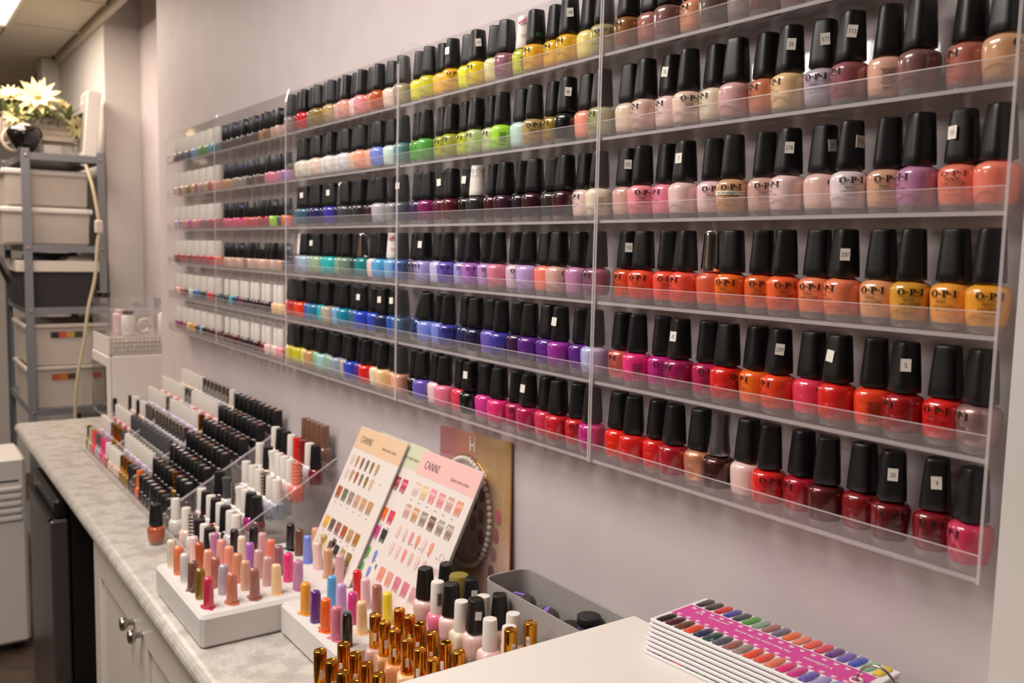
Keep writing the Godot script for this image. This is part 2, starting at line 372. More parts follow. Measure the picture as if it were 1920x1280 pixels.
func add_lathe(st: SurfaceTool, prof: Array, seg := 24, n := 2.0, xf := Transform3D.IDENTITY, sx := 1.0, sz := 1.0) -> void:
	# prof: [radius, height] from bottom to top; n: 2 round, higher squarer
	var dirs := []
	for a in seg + 1:
		var t := TAU * a / seg
		var c := cos(t)
		var s := sin(t)
		var k := pow(pow(absf(c), n) + pow(absf(s), n), -1.0 / n)
		var nx := signf(c) * pow(absf(c * k), n - 1.0)
		var nz := signf(s) * pow(absf(s * k), n - 1.0)
		var nn := Vector2(nx / sx, nz / sz).normalized()
		dirs.append([Vector2(c * k * sx, s * k * sz), nn])
	var cnt := prof.size()
	var segn := []
	for i in cnt - 1:
		var d := Vector2(prof[i + 1][0] - prof[i][0], prof[i + 1][1] - prof[i][1])
		segn.append(Vector2(d.y, -d.x).normalized())
	for i in cnt - 1:
		var n0: Vector2 = segn[i]
		var n1: Vector2 = segn[i]
		if i > 0 and segn[i].dot(segn[i - 1]) > 0.62:
			n0 = (segn[i] + segn[i - 1]).normalized()
		if i < cnt - 2 and segn[i].dot(segn[i + 1]) > 0.62:
			n1 = (segn[i] + segn[i + 1]).normalized()
		var r0: float = prof[i][0]
		var r1: float = prof[i + 1][0]
		var y0: float = prof[i][1]
		var y1: float = prof[i + 1][1]
		for a in seg:
			var d0: Array = dirs[a]
			var d1: Array = dirs[a + 1]
			var list := [[r0, y0, d1, n0], [r1, y1, d1, n1], [r1, y1, d0, n1], [r0, y0, d1, n0], [r1, y1, d0, n1], [r0, y0, d0, n0]]
			for h in 2:
				if (h == 0 and r1 <= 0.0) or (h == 1 and r0 <= 0.0):
					continue
				for e in list.slice(h * 3, h * 3 + 3):
					var nv: Vector2 = e[3]
					var dd: Vector2 = e[2][0]
					var dn: Vector2 = e[2][1]
					st.set_normal((xf.basis * Vector3(dn.x * nv.x, nv.y, dn.y * nv.x)).normalized())
					st.add_vertex(xf * Vector3(dd.x * e[0], e[1], dd.y * e[0]))
	# note: a zero radius at either end closes the shape


func lathe(key: String, prof: Array, seg := 24, n := 2.0, sx := 1.0, sz := 1.0) -> ArrayMesh:
	if not meshes.has(key):
		var st := start()
		add_lathe(st, prof, seg, n, Transform3D.IDENTITY, sx, sz)
		meshes[key] = st.commit()
	return meshes[key]


func add_tube(st: SurfaceTool, pts: Array, r: float, seg := 10) -> void:
	var rings := []
	for i in pts.size():
		var d: Vector3 = (pts[mini(i + 1, pts.size() - 1)] - pts[maxi(i - 1, 0)]).normalized()
		var u := d.cross(Vector3.UP if absf(d.y) < 0.9 else Vector3.RIGHT).normalized()
		var w := d.cross(u)
		var ring := []
		for a in seg:
			var t := TAU * a / seg
			ring.append([pts[i] + (u * cos(t) + w * sin(t)) * r, u * cos(t) + w * sin(t)])
		rings.append(ring)
	for i in pts.size() - 1:
		for a in seg:
			var b := (a + 1) % seg
			for e in [rings[i][a], rings[i + 1][a], rings[i + 1][b], rings[i][a], rings[i + 1][b], rings[i][b]]:
				st.set_normal(e[1])
				st.add_vertex(e[0])
	for end in [0, pts.size() - 1]:
		for a in seg:
			var b := (a + 1) % seg
			if end == 0:
				tri3(st, pts[end], rings[end][a][0], rings[end][b][0])
			else:
				tri3(st, pts[end], rings[end][b][0], rings[end][a][0])


func tube(pts: Array, r: float, seg := 10) -> ArrayMesh:
	var st := start()
	add_tube(st, pts, r, seg)
	return st.commit()


func smooth_path(pts: Array, steps := 6) -> Array:
	var out := []
	for i in pts.size() - 1:
		var p0: Vector3 = pts[maxi(i - 1, 0)]
		var p1: Vector3 = pts[i]
		var p2: Vector3 = pts[i + 1]
		var p3: Vector3 = pts[mini(i + 2, pts.size() - 1)]
		for s in steps:
			out.append(p1.cubic_interpolate(p2, p0, p3, float(s) / steps))
	out.append(pts[-1])
	return out


func prism(poly: Array, depth: float) -> ArrayMesh:
	# poly: Vector2 outline, counter-clockwise, in x-y; extruded from z = -depth/2 to depth/2
	var st := start()
	add_prism(st, poly, depth)
	return st.commit()


func add_prism(st: SurfaceTool, poly: Array, depth: float, xf := Transform3D.IDENTITY) -> void:
	var pv := PackedVector2Array(poly)
	var idx := Geometry2D.triangulate_polygon(pv)
	var h := depth / 2.0
	for t in range(0, idx.size(), 3):
		var a := pv[idx[t]]
		var b := pv[idx[t + 1]]
		var c := pv[idx[t + 2]]
		if (b - a).cross(c - a) > 0.0:
			var tmp := b
			b = c
			c = tmp
		tri3(st, xf * Vector3(a.x, a.y, h), xf * Vector3(b.x, b.y, h), xf * Vector3(c.x, c.y, h))
		tri3(st, xf * Vector3(a.x, a.y, -h), xf * Vector3(c.x, c.y, -h), xf * Vector3(b.x, b.y, -h))
	for i in poly.size():
		var a: Vector2 = poly[i]
		var b: Vector2 = poly[(i + 1) % poly.size()]
		quad(st, xf * Vector3(a.x, a.y, h), xf * Vector3(b.x, b.y, h), xf * Vector3(b.x, b.y, -h), xf * Vector3(a.x, a.y, -h))


func words(key: String, txt: String, height: float, serif := false, bold := false, wide := 0.0) -> ArrayMesh:
	# flat lettering, centred, in x-y, facing +z; wide > 0 squeezes or stretches it to that width
	var k := "txt_%s_%s_%s_%s_%s" % [key, txt, height, serif, wide]
	if meshes.has(k):
		return meshes[k]
	var f := SystemFont.new()
	f.font_names = PackedStringArray(["Droid Serif" if serif else "Droid Sans"])
	if bold:
		f.font_weight = 700
	var tm := TextMesh.new()
	tm.font = f
	tm.text = txt
	tm.font_size = 32
	tm.pixel_size = 0.01
	tm.depth = 0.0
	tm.curve_step = 2.5
	var arr := tm.get_mesh_arrays()
	var vs: PackedVector3Array = arr[Mesh.ARRAY_VERTEX]
	var ids: PackedInt32Array = arr[Mesh.ARRAY_INDEX]
	var lo := Vector3.INF
	var hi := -Vector3.INF
	for v in vs:
		lo = lo.min(v)
		hi = hi.max(v)
	var s := height / maxf(hi.y - lo.y, 0.001)
	var sx := s if wide <= 0.0 else wide / maxf(hi.x - lo.x, 0.001)
	var mid := (lo + hi) / 2.0
	var st := start()
	for t in range(0, ids.size(), 3):
		var p := []
		for q in 3:
			var v := vs[ids[t + q]] - mid
			p.append(Vector3(v.x * sx, v.y * s, 0.0))
		var cr: float = (p[1].x - p[0].x) * (p[2].y - p[0].y) - (p[1].y - p[0].y) * (p[2].x - p[0].x)
		if cr > 0.0:
			tri3(st, p[0], p[2], p[1])
		else:
			tri3(st, p[0], p[1], p[2])
	meshes[k] = st.commit()
	return meshes[k]


func join_words(lines: Array) -> ArrayMesh:
	# lines: [mesh, Vector3 offset]
	var st := start()
	for l in lines:
		var am: ArrayMesh = l[0]
		var a := am.surface_get_arrays(0)
		var vs: PackedVector3Array = a[Mesh.ARRAY_VERTEX]
		for v in vs:
			st.set_normal(Vector3(0, 0, 1))
			st.add_vertex(v + l[1])
	return st.commit()


func bend(m: ArrayMesh, prof: Array, n: float, lift: float, y_at: float) -> ArrayMesh:
	# wraps flat lettering round a lathed body; local +z is the middle of the print
	var a := m.surface_get_arrays(0)
	var vs: PackedVector3Array = a[Mesh.ARRAY_VERTEX]
	var st := start()
	for t in range(0, vs.size(), 3):
		var p := []
		for q in 3:
			var v := vs[t + q]
			var y := v.y + y_at
			var r := profile_r(prof, y)
			var ang := PI / 2.0 - v.x / 0.0178
			var c := cos(ang)
			var s := sin(ang)
			var k := pow(pow(absf(c), n) + pow(absf(s), n), -1.0 / n)
			p.append(Vector3(c * (k * r + lift), y, s * (k * r + lift)))
		var nn: Vector3 = Vector3(p[0].x, 0, p[0].z).normalized()
		for v in p:
			st.set_normal(nn)
			st.add_vertex(v)
	return st.commit()


func profile_r(prof: Array, y: float) -> float:
	for i in prof.size() - 1:
		if y >= prof[i][1] and y <= prof[i + 1][1] and prof[i + 1][1] > prof[i][1]:
			return lerpf(prof[i][0], prof[i + 1][0], (y - prof[i][1]) / (prof[i + 1][1] - prof[i][1]))
	return prof[-2][0]


func nice(c: String) -> String:
	return c.replace("_", " ")


# ================================ lights =======================================================

const LIGHTS := [Vector3(-3.70, CEIL, 0.61), Vector3(-0.95, CEIL, 1.00), Vector3(-2.48, CEIL, 3.05)]
const LIGHT_LABELS := ["bright ceiling panel light above the metal shelving", "ceiling panel light over the middle racks", "ceiling panel light by the opposite wall"]
const LIGHT_TINT := [Color(1.0, 0.93, 0.86), Color(1.0, 0.975, 0.95), Color(1.0, 0.95, 0.90)]

func ceiling_light(at: Vector3, label: String, tint: Color) -> void:
	var t := thing("ceiling_light", label, "ceiling light", at, 0.0, "panel lights in the tiled ceiling")
	var fr := start()
	for s in [-1, 1]:
		add_box(fr, Vector3(0, -0.004, s * 0.297), Vector3(1.2, 0.012, 0.014), 0.002)
		add_box(fr, Vector3(s * 0.595, -0.004, 0), Vector3(0.014, 0.012, 0.58), 0.002)
	part(t, "frame", fr.commit(), mat("light_frame", Color("dcd6cc"), 0.5))
	var dm := mat("light_diffuser", Color("fff6ea"), 0.5)
	dm.emission_enabled = true
	dm.emission = Color(1.0, 0.93, 0.85)
	dm.emission_energy_multiplier = 1.4
	part(t, "diffuser", box_mesh(Vector3(1.176, 0.006, 0.58)), dm, Vector3(0, -0.002, 0))
	var l := AreaLight3D.new()
	l.name = "panel_glow"
	l.area_size = Vector2(1.17, 0.575)
	l.light_color = tint
	l.light_energy = 2.7 if at.x < -3.0 else 3.6
	l.light_size = 0.6
	l.set("area_range", 12.0)
	l.shadow_enabled = true
	t.add_child(l)
	l.position = Vector3(0, -0.008, 0)
	l.rotation.x = -PI / 2.0


# ================================ the room =====================================================

func room() -> void:
	var wp: Material = mats["wall_paint"]
	var ww: Material = mats["white_wall_paint"]
	structure("floor", span(Vector3(-7.2, -0.12, -0.9), Vector3(3.2, 0.0, 4.6)), mats["vinyl_floor"], "dark brown vinyl salon floor")
	# the wall behind the racks ends at the recess; beyond the recess the same plane goes on
	var wb := start()
	add_box(wb, Vector3((0.0155 - 2.965) / 2.0, 1.45, -0.0715), Vector3(2.9805, 2.9, 0.143))
	structure("wall_back", wb.commit(), wp, "pale lavender wall behind the clear polish racks")
	structure("wall_recess", span(Vector3(-3.9, 0, -0.30), Vector3(-2.9, 2.9, -0.1435)), wp, "back wall of the shallow recess behind the counter end")
	structure("wall_far", span(Vector3(-6.4, 0, -0.143), Vector3(-3.85, 2.9, 0.0)), ww, "warm lit wall behind the metal shelving")
	structure("wall_end", span(Vector3(-6.6, 0, -0.143), Vector3(-6.4, 2.9, 4.6)), ww, "far end wall of the salon")
	structure("wall_corner", span(Vector3(0.0155, 0, -0.15), Vector3(3.2, 2.9, 0.060)), ww, "white corner wall at the end of the racks")
	structure("wall_side", span(Vector3(2.9, 0, 0.06), Vector3(3.2, 2.9, 4.6)), mats["taupe_wall_paint"], "plain taupe wall closing the room")
	structure("wall_front", span(Vector3(-6.4, 0, 4.3), Vector3(2.9, 2.9, 4.6)), mats["taupe_wall_paint"], "plain taupe wall facing the polish racks")
	structure("trim_1", span(Vector3(-5.14, 0, 0.0), Vector3(-4.98, CEIL, 0.085), 0.004), ww, "boxed pipe running up the far wall")
	# ceiling: tiles in a grid; it stops at the plane of the rack wall, the recess goes on above it
	var slab := structure("ceiling", span(Vector3(-6.4, CEIL + 0.02, 0.001), Vector3(2.9, CEIL + 0.14, 4.3)), mats["ceiling_tile"], "suspended tile ceiling with a cream metal grid")
	structure("trim_2", span(Vector3(-6.4, CEIL - 0.03, 0.0), Vector3(2.9, CEIL + 0.02, 0.022), 0.002), mat("grid_metal", Color("cfc5b6"), 0.55), "cream wall angle along the ceiling edge")
	structure("wall_recess_top", span(Vector3(-3.85, 2.78, -0.143), Vector3(-2.965, 2.9, -0.002)), wp, "closed top of the recess above the ceiling line")
	var xs := []
	var x := -6.2
	while x < 2.9:
		xs.append(x)
		x += 0.61
	# grid rows along z: the strip next to the wall is narrow
	var zs := [0.022, 0.30, 0.915, 1.525, 2.135, 2.745, 3.355, 3.965, 4.3]
	var tile_ids := 0
	for iz in zs.size() - 1:
		for ix in xs.size() - 1:
			var a := Vector2(-6.17 + ix * 0.61 + 0.09, zs[iz])
			var lit := false
			for l in LIGHTS:
				if a.x + 0.3 > l.x - 0.62 and a.x + 0.3 < l.x + 0.62 and a.y + 0.2 > l.z - 0.31 and a.y + 0.2 < l.z + 0.31:
					lit = true
			if lit:
				continue
			if a.x > -6.4 and a.x + 0.61 < 2.95:
				part(slab, "ceiling_panel", span(Vector3(a.x + 0.012, CEIL + 0.002, a.y + 0.012), Vector3(a.x + 0.598, CEIL + 0.019, zs[iz + 1] - 0.012), 0.003), mats["ceiling_tile"])
			tile_ids += 1
	var grid := start()
	for z in zs.slice(1, 8):
		add_box(grid, Vector3(-1.75, CEIL + 0.006, z), Vector3(9.3, 0.016, 0.024))
	for ix in xs.size():
		add_box(grid, Vector3(-6.17 + ix * 0.61 + 0.09, CEIL + 0.006, 2.16), Vector3(0.024, 0.0158, 4.27))
	part(slab, "ceiling_grid", grid.commit(), mats["grid_metal"])


# ================================ counter ======================================================

func counter() -> void:
	var c := thing("countertop", "grey marble-look counter top with a rounded front edge", "countertop")
	var st := start()
	# rounded front edge, extruded along x; outline in (z, y)
	var prof := [Vector2(0.002, 0.0), Vector2(0.002, -0.036), Vector2(0.418, -0.036)]
	for i in 9:
		var a := -PI / 2.0 + PI * i / 8.0
		prof.append(Vector2(0.418 + 0.017 * cos(a), -0.018 + 0.018 * sin(a)))
	var xf := Transform3D(Basis(Vector3(0, 0, 1), Vector3(0, 1, 0), Vector3(-1, 0, 0)), Vector3(-1.65375, TOP, 0))
	var mirrored := []
	for p in prof:
		mirrored.append(p)
	add_prism(st, mirrored, 3.3325, xf)
	part(c, "worktop", st.commit(), mats["marble_laminate"])
	var st2 := start()
	var prof2 := [Vector2(0.062, 0.0), Vector2(0.062, -0.036)]
	prof2.append_array(prof.slice(2))
	add_prism(st2, prof2, 0.496, Transform3D(xf.basis, Vector3(0.2606, TOP, 0)))
	part(c, "end_piece", st2.commit(), mats["marble_laminate"])
	part(c, "recess_piece", span(Vector3(-3.32, TOP - 0.036, -0.142), Vector3(-2.967, TOP, 0.002)), mats["marble_laminate"])
	# base cabinets with shaker doors
	var labels := ["white shaker base cabinet beside the black refrigerator", "white shaker base cabinet under the foam blocks", "white shaker base cabinet under the white storage box"]
	var x0 := -1.955
	for u in 3:
		var k := thing("base_cabinet", labels[u], "cabinet", Vector3(x0, 0, 0), 0.0, "base cabinets under the counter")
		var w := 0.93 if u < 2 else 0.52
		part(k, "carcass", span(Vector3(0, 0.09, 0.01 if u < 2 else 0.064), Vector3(w, TOP - 0.037, 0.395), 0.001), mats["white_cabinet"])
		part(k, "toe_kick", span(Vector3(0.01, 0, 0.07), Vector3(w - 0.01, 0.09, 0.34)), mats["white_cabinet"])
		var nd := 2 if u < 2 else 1
		for d in nd:
			var dw := w / nd
			var dx := d * dw
			var door := start()
			add_box(door, Vector3(dx + dw / 2.0, 0.47, 0.402), Vector3(dw - 0.006, 0.745, 0.010), 0.001)
			for s in [-1, 1]:
				add_box(door, Vector3(dx + dw / 2.0 + s * (dw / 2.0 - 0.038), 0.47, 0.410), Vector3(0.068, 0.745, 0.012), 0.002)
				add_box(door, Vector3(dx + dw / 2.0, 0.47 + s * 0.338, 0.410), Vector3(dw - 0.14, 0.068, 0.012), 0.002)
			var dn := part(k, "door", door.commit(), mats["white_cabinet"])
			var kx := dx + (dw - 0.036 if d == 0 else 0.036)
			part(dn, "knob", lathe("knob", [[0, 0], [0.006, 0.0], [0.0055, 0.012], [0.013, 0.017], [0.0145, 0.022], [0.012, 0.027], [0.0, 0.029]], 20), mats["nickel"], Vector3(kx, 0.79, 0.416), Vector3(PI / 2.0, 0, 0), "round brushed nickel knob")
		x0 += w + 0.004
	# the small refrigerator
	var f := thing("small_refrigerator", "black under-counter refrigerator with a stainless steel door", "refrigerator", Vector3(-2.60, 0, 0))
	part(f, "body", span(Vector3(-0.22, 0.02, 0.03), Vector3(0.22, 0.845, 0.400), 0.004), mats["black_plastic"])
	part(f, "door", span(Vector3(-0.22, 0.03, 0.404), Vector3(0.22, 0.783, 0.452), 0.006), mats["steel"])
	part(f, "door_cap", span(Vector3(-0.22, 0.785, 0.402), Vector3(0.22, 0.843, 0.440), 0.010), mats["black_plastic"])
	part(f, "handle_lip", span(Vector3(-0.21, 0.776, 0.4425), Vector3(0.21, 0.792, 0.4565), 0.004), mats["black_plastic"])
	part(f, "door_emblem", box_mesh(Vector3(0.03, 0.008, 0.002)), mats["nickel"], Vector3(-0.15, 0.80, 0.4410))
	part(f, "foot", span(Vector3(-0.21, 0.0, 0.05), Vector3(0.21, 0.02, 0.38)), mats["black_plastic"])


# ================================ polish bottles ===============================================

const BODY := [[0.0, 0.0064], [0.0152, 0.0064], [0.0161, 0.0074], [0.0172, 0.0145], [0.0182, 0.025], [0.0185, 0.0315], [0.0183, 0.0352], [0.0174, 0.0380], [0.0154, 0.0402], [0.0122, 0.0417], [0.0098, 0.0432], [0.0098, 0.0445], [0.0, 0.0445]]
const BASE := [[0.0, 0.0004], [0.0097, 0.0004], [0.0107, 0.0], [0.0141, 0.0], [0.0152, 0.0012], [0.0163, 0.0068], [0.0, 0.0068]]
const CAP := [[0.0, 0.0438], [0.0130, 0.0438], [0.0134, 0.0444], [0.0131, 0.052], [0.0122, 0.067], [0.0109, 0.0845], [0.0105, 0.0888], [0.0100, 0.0904], [0.0088, 0.0910], [0.0066, 0.0908], [0.0064, 0.0904], [0.0, 0.0904]]
const FLAREDCAP := [[0.0, 0.044], [0.0125, 0.044], [0.0132, 0.048], [0.0118, 0.056], [0.0102, 0.072], [0.0104, 0.086], [0.0098, 0.0915], [0.0, 0.093]]
const GEL := [[0.0, 0.0045], [0.0125, 0.0045], [0.0134, 0.006], [0.0138, 0.024], [0.0130, 0.0275], [0.0098, 0.0295], [0.0, 0.0295]]
const GELBASE := [[0.0, 0.0], [0.0122, 0.0], [0.0132, 0.0012], [0.0134, 0.0047], [0.0, 0.0047]]
const GELCAP := [[0.0, 0.029], [0.0094, 0.029], [0.0096, 0.0296], [0.0088, 0.071], [0.0082, 0.0728], [0.0, 0.0735]]
const GELBLOCK := [[0.0, 0.029], [0.0112, 0.029], [0.0116, 0.0296], [0.0108, 0.068], [0.0102, 0.0690], [0.0, 0.0694]]

var print_front: ArrayMesh
var print_old: ArrayMesh
var print_back: ArrayMesh
var print_cap: ArrayMesh


func make_lettering() -> void:
	var big := words("opi", "O·P·I", 0.0062, true, true, 0.0215)
	var rs := start()
	for i in 12:
		add_box(rs, Vector3(-0.0096 + i * 0.00175, 0, 0), Vector3(0.00176, 0.00022, 0.0001))
	var rule := rs.commit()
	var nail := words("nail", "NAIL", 0.0028, false, false, 0.0092)
	var lac := words("lac", "LACQUER", 0.0031, false, false, 0.0175)
	var ver := words("ver", "VERNIS À ONGLES", 0.0013, false, false, 0.013)
	var ml := words("ml", "15 mL / 0.5 fl oz", 0.0013, false, false, 0.0105)
	print_front = bend(join_words([[big, Vector3(0, 0.0085, 0)], [rule, Vector3(0, 0.0042, 0)], [nail, Vector3(-0.001, 0.0015, 0)], [lac, Vector3(0, -0.0028, 0)], [ver, Vector3(0, -0.0062, 0)], [ml, Vector3(0, -0.0105, 0)]]), BODY, 2.25, 0.0008, 0.0243)
	var b1 := words("opi2", "O·P·I", 0.0044, true, false, 0.021)
	var n1 := words("nail2", "NAIL", 0.0032, true, false, 0.0135)
	var l1 := words("lac2", "LACQUER", 0.0036, true, false, 0.0195)
	var v1 := words("ver2", "Vernis à Ongles Esmalte de Uñas", 0.0011, true, true, 0.019)
	var v2 := words("ver3", "Nagellack", 0.0011, true, true, 0.006)
	var m1 := words("ml2", "15 ml  0.5 Fl Oz ℮", 0.0022, true, false, 0.018)
	print_old = bend(join_words([[b1, Vector3(0, 0.0095, 0)], [n1, Vector3(0, 0.0045, 0)], [l1, Vector3(0, 0.0002, 0)], [rule, Vector3(0, -0.0022, 0)], [v1, Vector3(0, -0.0038, 0)], [v2, Vector3(0, -0.0058, 0)], [m1, Vector3(0, -0.0092, 0)]]), BODY, 2.25, 0.0008, 0.0243)
	var st := start()
	for i in 8:
		var w := 0.014 - 0.0035 * absf(sin(i * 2.1))
		for j in 8:
			add_box(st, Vector3(-w / 2.0 + (j + 0.5) * w / 8.0, 0.006 - i * 0.0019, 0), Vector3(w / 8.0 * (1.0 if j % 3 else 0.75), 0.00075, 0.0001))
	for i in 3:
		add_box(st, Vector3(-0.003 + i * 0.003, -0.0112, 0), Vector3(0.0019, 0.0019, 0.0001))
	print_back = bend(st.commit(), BODY, 2.25, 0.0008, 0.0232)


func face_eye(at: Vector3) -> float:
	return atan2(EYE.x - at.x, EYE.z - at.z)


func cap_patch(o: Node3D, n: String, size: Vector2, y: float, around: float, m: Material, tilt := 0.0) -> MeshInstance3D:
	# a paper sticker lying on a square cap; "around" is its direction in world degrees of yaw
	var a := around - o.rotation.y
	var c := sin(a)
	var s := cos(a)
	var k := pow(pow(absf(c), 3.2) + pow(absf(s), 3.2), -1.0 / 3.2)
	var r := profile_r(CAP, y) * k + 0.0006
	var p := part(o, n, box_mesh(Vector3(size.x, size.y, 0.0005)), m, Vector3(c * r, y, s * r), Vector3(0, a, 0))
	p.rotation = Vector3(-0.075, a, tilt)
	return p


func lacquer_bottle(at: Vector3, c: String, cap: String, flags: String, label: String, group: String, named := "lacquer_bottle") -> Node3D:
	var fl := flags.split(",")
	var yaw := face_eye(at)
	var where := fl[0]
	var turn := {"L": -1.08, "LC": -0.42, "C": rng.randf_range(-0.12, 0.16), "R": 0.85, "B": 0.05, "O": -0.35, "-": rng.randf_range(2.4, 3.8)}
	var t: float = yaw + turn.get(where, 3.1)
	var o := thing(named, label, "nail polish", at, t, group)
	part(o, "polish", lathe("opi_body", BODY, 28, 2.25), polish(c))
	part(o, "glass_base", lathe("opi_base", BASE, 28, 2.25), mats["glass"])
	var cm: Material = mats["black_cap"]
	var caps := {"w": "white_cap", "p": "white_cap", "u": "white_cap", "c": "chrome_cap", "m": "grey_metal_cap", "b": "black_cap", "g": "black_cap"}
	cm = mats[caps.get(cap, "black_cap")]
	if cap == "m":
		part(o, "cap", lathe("opi_flared", FLAREDCAP, 28, 2.0), cm)
	elif cap in ["c", "p", "w", "u"]:
		part(o, "cap", lathe("opi_round_cap", CAP, 28, 2.1), cm)
	else:
		part(o, "cap", lathe("opi_cap", CAP, 32, 3.2), cm)
	if where in ["L", "LC", "C", "R"]:
		part(o, "lettering", print_front, mats["print_black"])
	elif where == "O":
		part(o, "lettering", print_old, mats["print_black"])
	elif where == "B":
		part(o, "lettering", print_back, mats["print_grey"])
	if cap == "p":
		part(o, "cap_print", bend_cap("O·P·I", 0.0045, true), mats["print_pink"], Vector3(0, 0.006, 0), Vector3(0, yaw - t, 0))
		part(o, "cap_banner", bend_swoosh(), mats["print_pink"], Vector3(0, 0.024, 0), Vector3(0, yaw - t - 0.25, 0))
	elif cap == "g":
		part(o, "cap_print", bend_cap("ID UC", 0.0055, false), mats["print_green"], Vector3(0, 0.0, 0), Vector3(0, yaw - t, 0))
	elif cap == "w":
		for i in 3:
			for j in 5:
				var a := yaw - t - 0.9 + i * 0.9
				var ring := TorusMesh.new()
				ring.inner_radius = 0.0028
				ring.outer_radius = 0.0034
				ring.rings = 14
				ring.ring_segments = 4
				var y := 0.048 + j * 0.0085
				part(o, "scroll", ring, mats["grey_metal_cap"], Vector3(sin(a) * 0.0116, y, cos(a) * 0.0116), Vector3(PI / 2.0, a, 0))
	for e in fl:
		if e.begins_with("s"):
			var num := e.substr(1)
			var side := 0.0
			if num.begins_with("_"):
				side = -0.75
				num = num.substr(1)
			elif num.length() == 0:
				side = 0.3
			if num in ["21", "175"]:
				side = 0.62
			if num in ["78", "7", "25"]:
				side = -0.65
			var p := cap_patch(o, "number_sticker", Vector2(0.0092, 0.0118), 0.070 if num != "297" else 0.066, yaw + side, mats["paper"], rng.randf_range(-0.12, 0.12))
			if num != "":
				part(p, "number", words("num", num, 0.0042, false, false, 0.0022 * num.length()), mats["print_grey"], Vector3(0, -0.0002, 0.0004))
		elif e == "t":
			var strip := bend_strip("in.airplane.mode")
			part(o, "name_strip", strip[0], mats["paper"], Vector3.ZERO, Vector3(0, yaw - t, 0))
			part(o, "name_print", strip[1], mats["print_black"], Vector3.ZERO, Vector3(0, yaw - t, 0))
		elif e == "tilt":
			o.rotation = Vector3(0, 0, -0.42)
			o.position += Vector3(-0.004, 0.0062, 0)
	return o


func bend_cap(txt: String, h: float, serif: bool) -> ArrayMesh:
	var k := "bc_" + txt
	if not meshes.has(k):
		meshes[k] = bend(words("bc", txt, h, serif, true), CAP, 2.6, 0.0011, 0.055)
	return meshes[k]


func bend_swoosh() -> ArrayMesh:
	if not meshes.has("swoosh"):
		var st := start()
		for i in 14:
			var x := -0.008 + i * 0.0011
			var y := -0.002 + i * 0.0004
			var h := 0.0035 + 0.0008 * sin(i * 1.7)
			quad(st, Vector3(x, y, 0), Vector3(x, y + h, 0), Vector3(x + 0.0011, y + h, 0), Vector3(x + 0.0011, y, 0))
		meshes["swoosh"] = bend(st.commit(), CAP, 2.6, 0.0011, 0.055)
	return meshes["swoosh"]


func bend_strip(txt: String) -> Array:
	if not meshes.has("strip_band"):
		var st := start()
		for i in 24:
			var x := -0.0225 + i * 0.0018
			var w := 0.0018
			quad(st, Vector3(x, -0.0022, 0), Vector3(x, 0.0022, 0), Vector3(x + w, 0.0022, 0), Vector3(x + w, -0.0022, 0))
		meshes["strip_band"] = bend(st.commit(), BODY, 2.25, 0.0007, 0.0265)
		meshes["strip_text"] = bend(words("strip", txt, 0.0034, false, false, 0.034), BODY, 2.25, 0.0011, 0.0263)
	return [meshes["strip_band"], meshes["strip_text"]]


func gel_bottle(at: Vector3, c: String, cap: String, label: String, group: String, named := "gel_bottle", dot := "") -> Node3D:
	var o := thing(named, label, "nail polish", at, face_eye(at) + rng.randf_range(-0.25, 0.25), group)
	if cap == "k":
		part(o, "polish", lathe("gel_sq", GEL, 20, 4.0), polish(c))
		part(o, "glass_base", lathe("gel_sq_base", GELBASE, 20, 4.0), mats["glass"])
		part(o, "cap", lathe("gel_block_cap", GELBLOCK, 24, 5.0), mats["black_cap"])
	else:
		part(o, "polish", lathe("gel_round", GEL, 20, 2.3), polish(c))
		part(o, "glass_base", lathe("gel_round_base", GELBASE, 20, 2.3), mats["glass"])
		var cm := {"w": "white_cap", "s": "chrome_cap", "g": "gold_cap", "d": "dark_grey_cap"}
		part(o, "cap", lathe("gel_cap", GELCAP, 20, 2.2), mats[cm.get(cap, "white_cap")] if cm.has(cap) else polish(c))
	if dot == "front":
		var m := mat("holo_dot_%d" % (rng.randi() % 4), [Color("b9b6e6"), Color("e6cfd8"), Color("d8d3c4"), Color("8e90d8")][rng.randi() % 4], 0.15, 0.7)
		part(o, "front_dot", lathe("dot", [[0, 0], [0.0048, 0], [0.0048, 0.0006], [0, 0.0006]], 16), m, Vector3(0, 0.058, 0.0108), Vector3(PI / 2.0, 0, 0))
	elif dot != "":
		part(o, "colour_dot", lathe("dot2", [[0, 0], [0.0062, 0], [0.0062, 0.0006], [0, 0.0006]], 14), polish(dot), Vector3(0, 0.0692, 0))
	return o


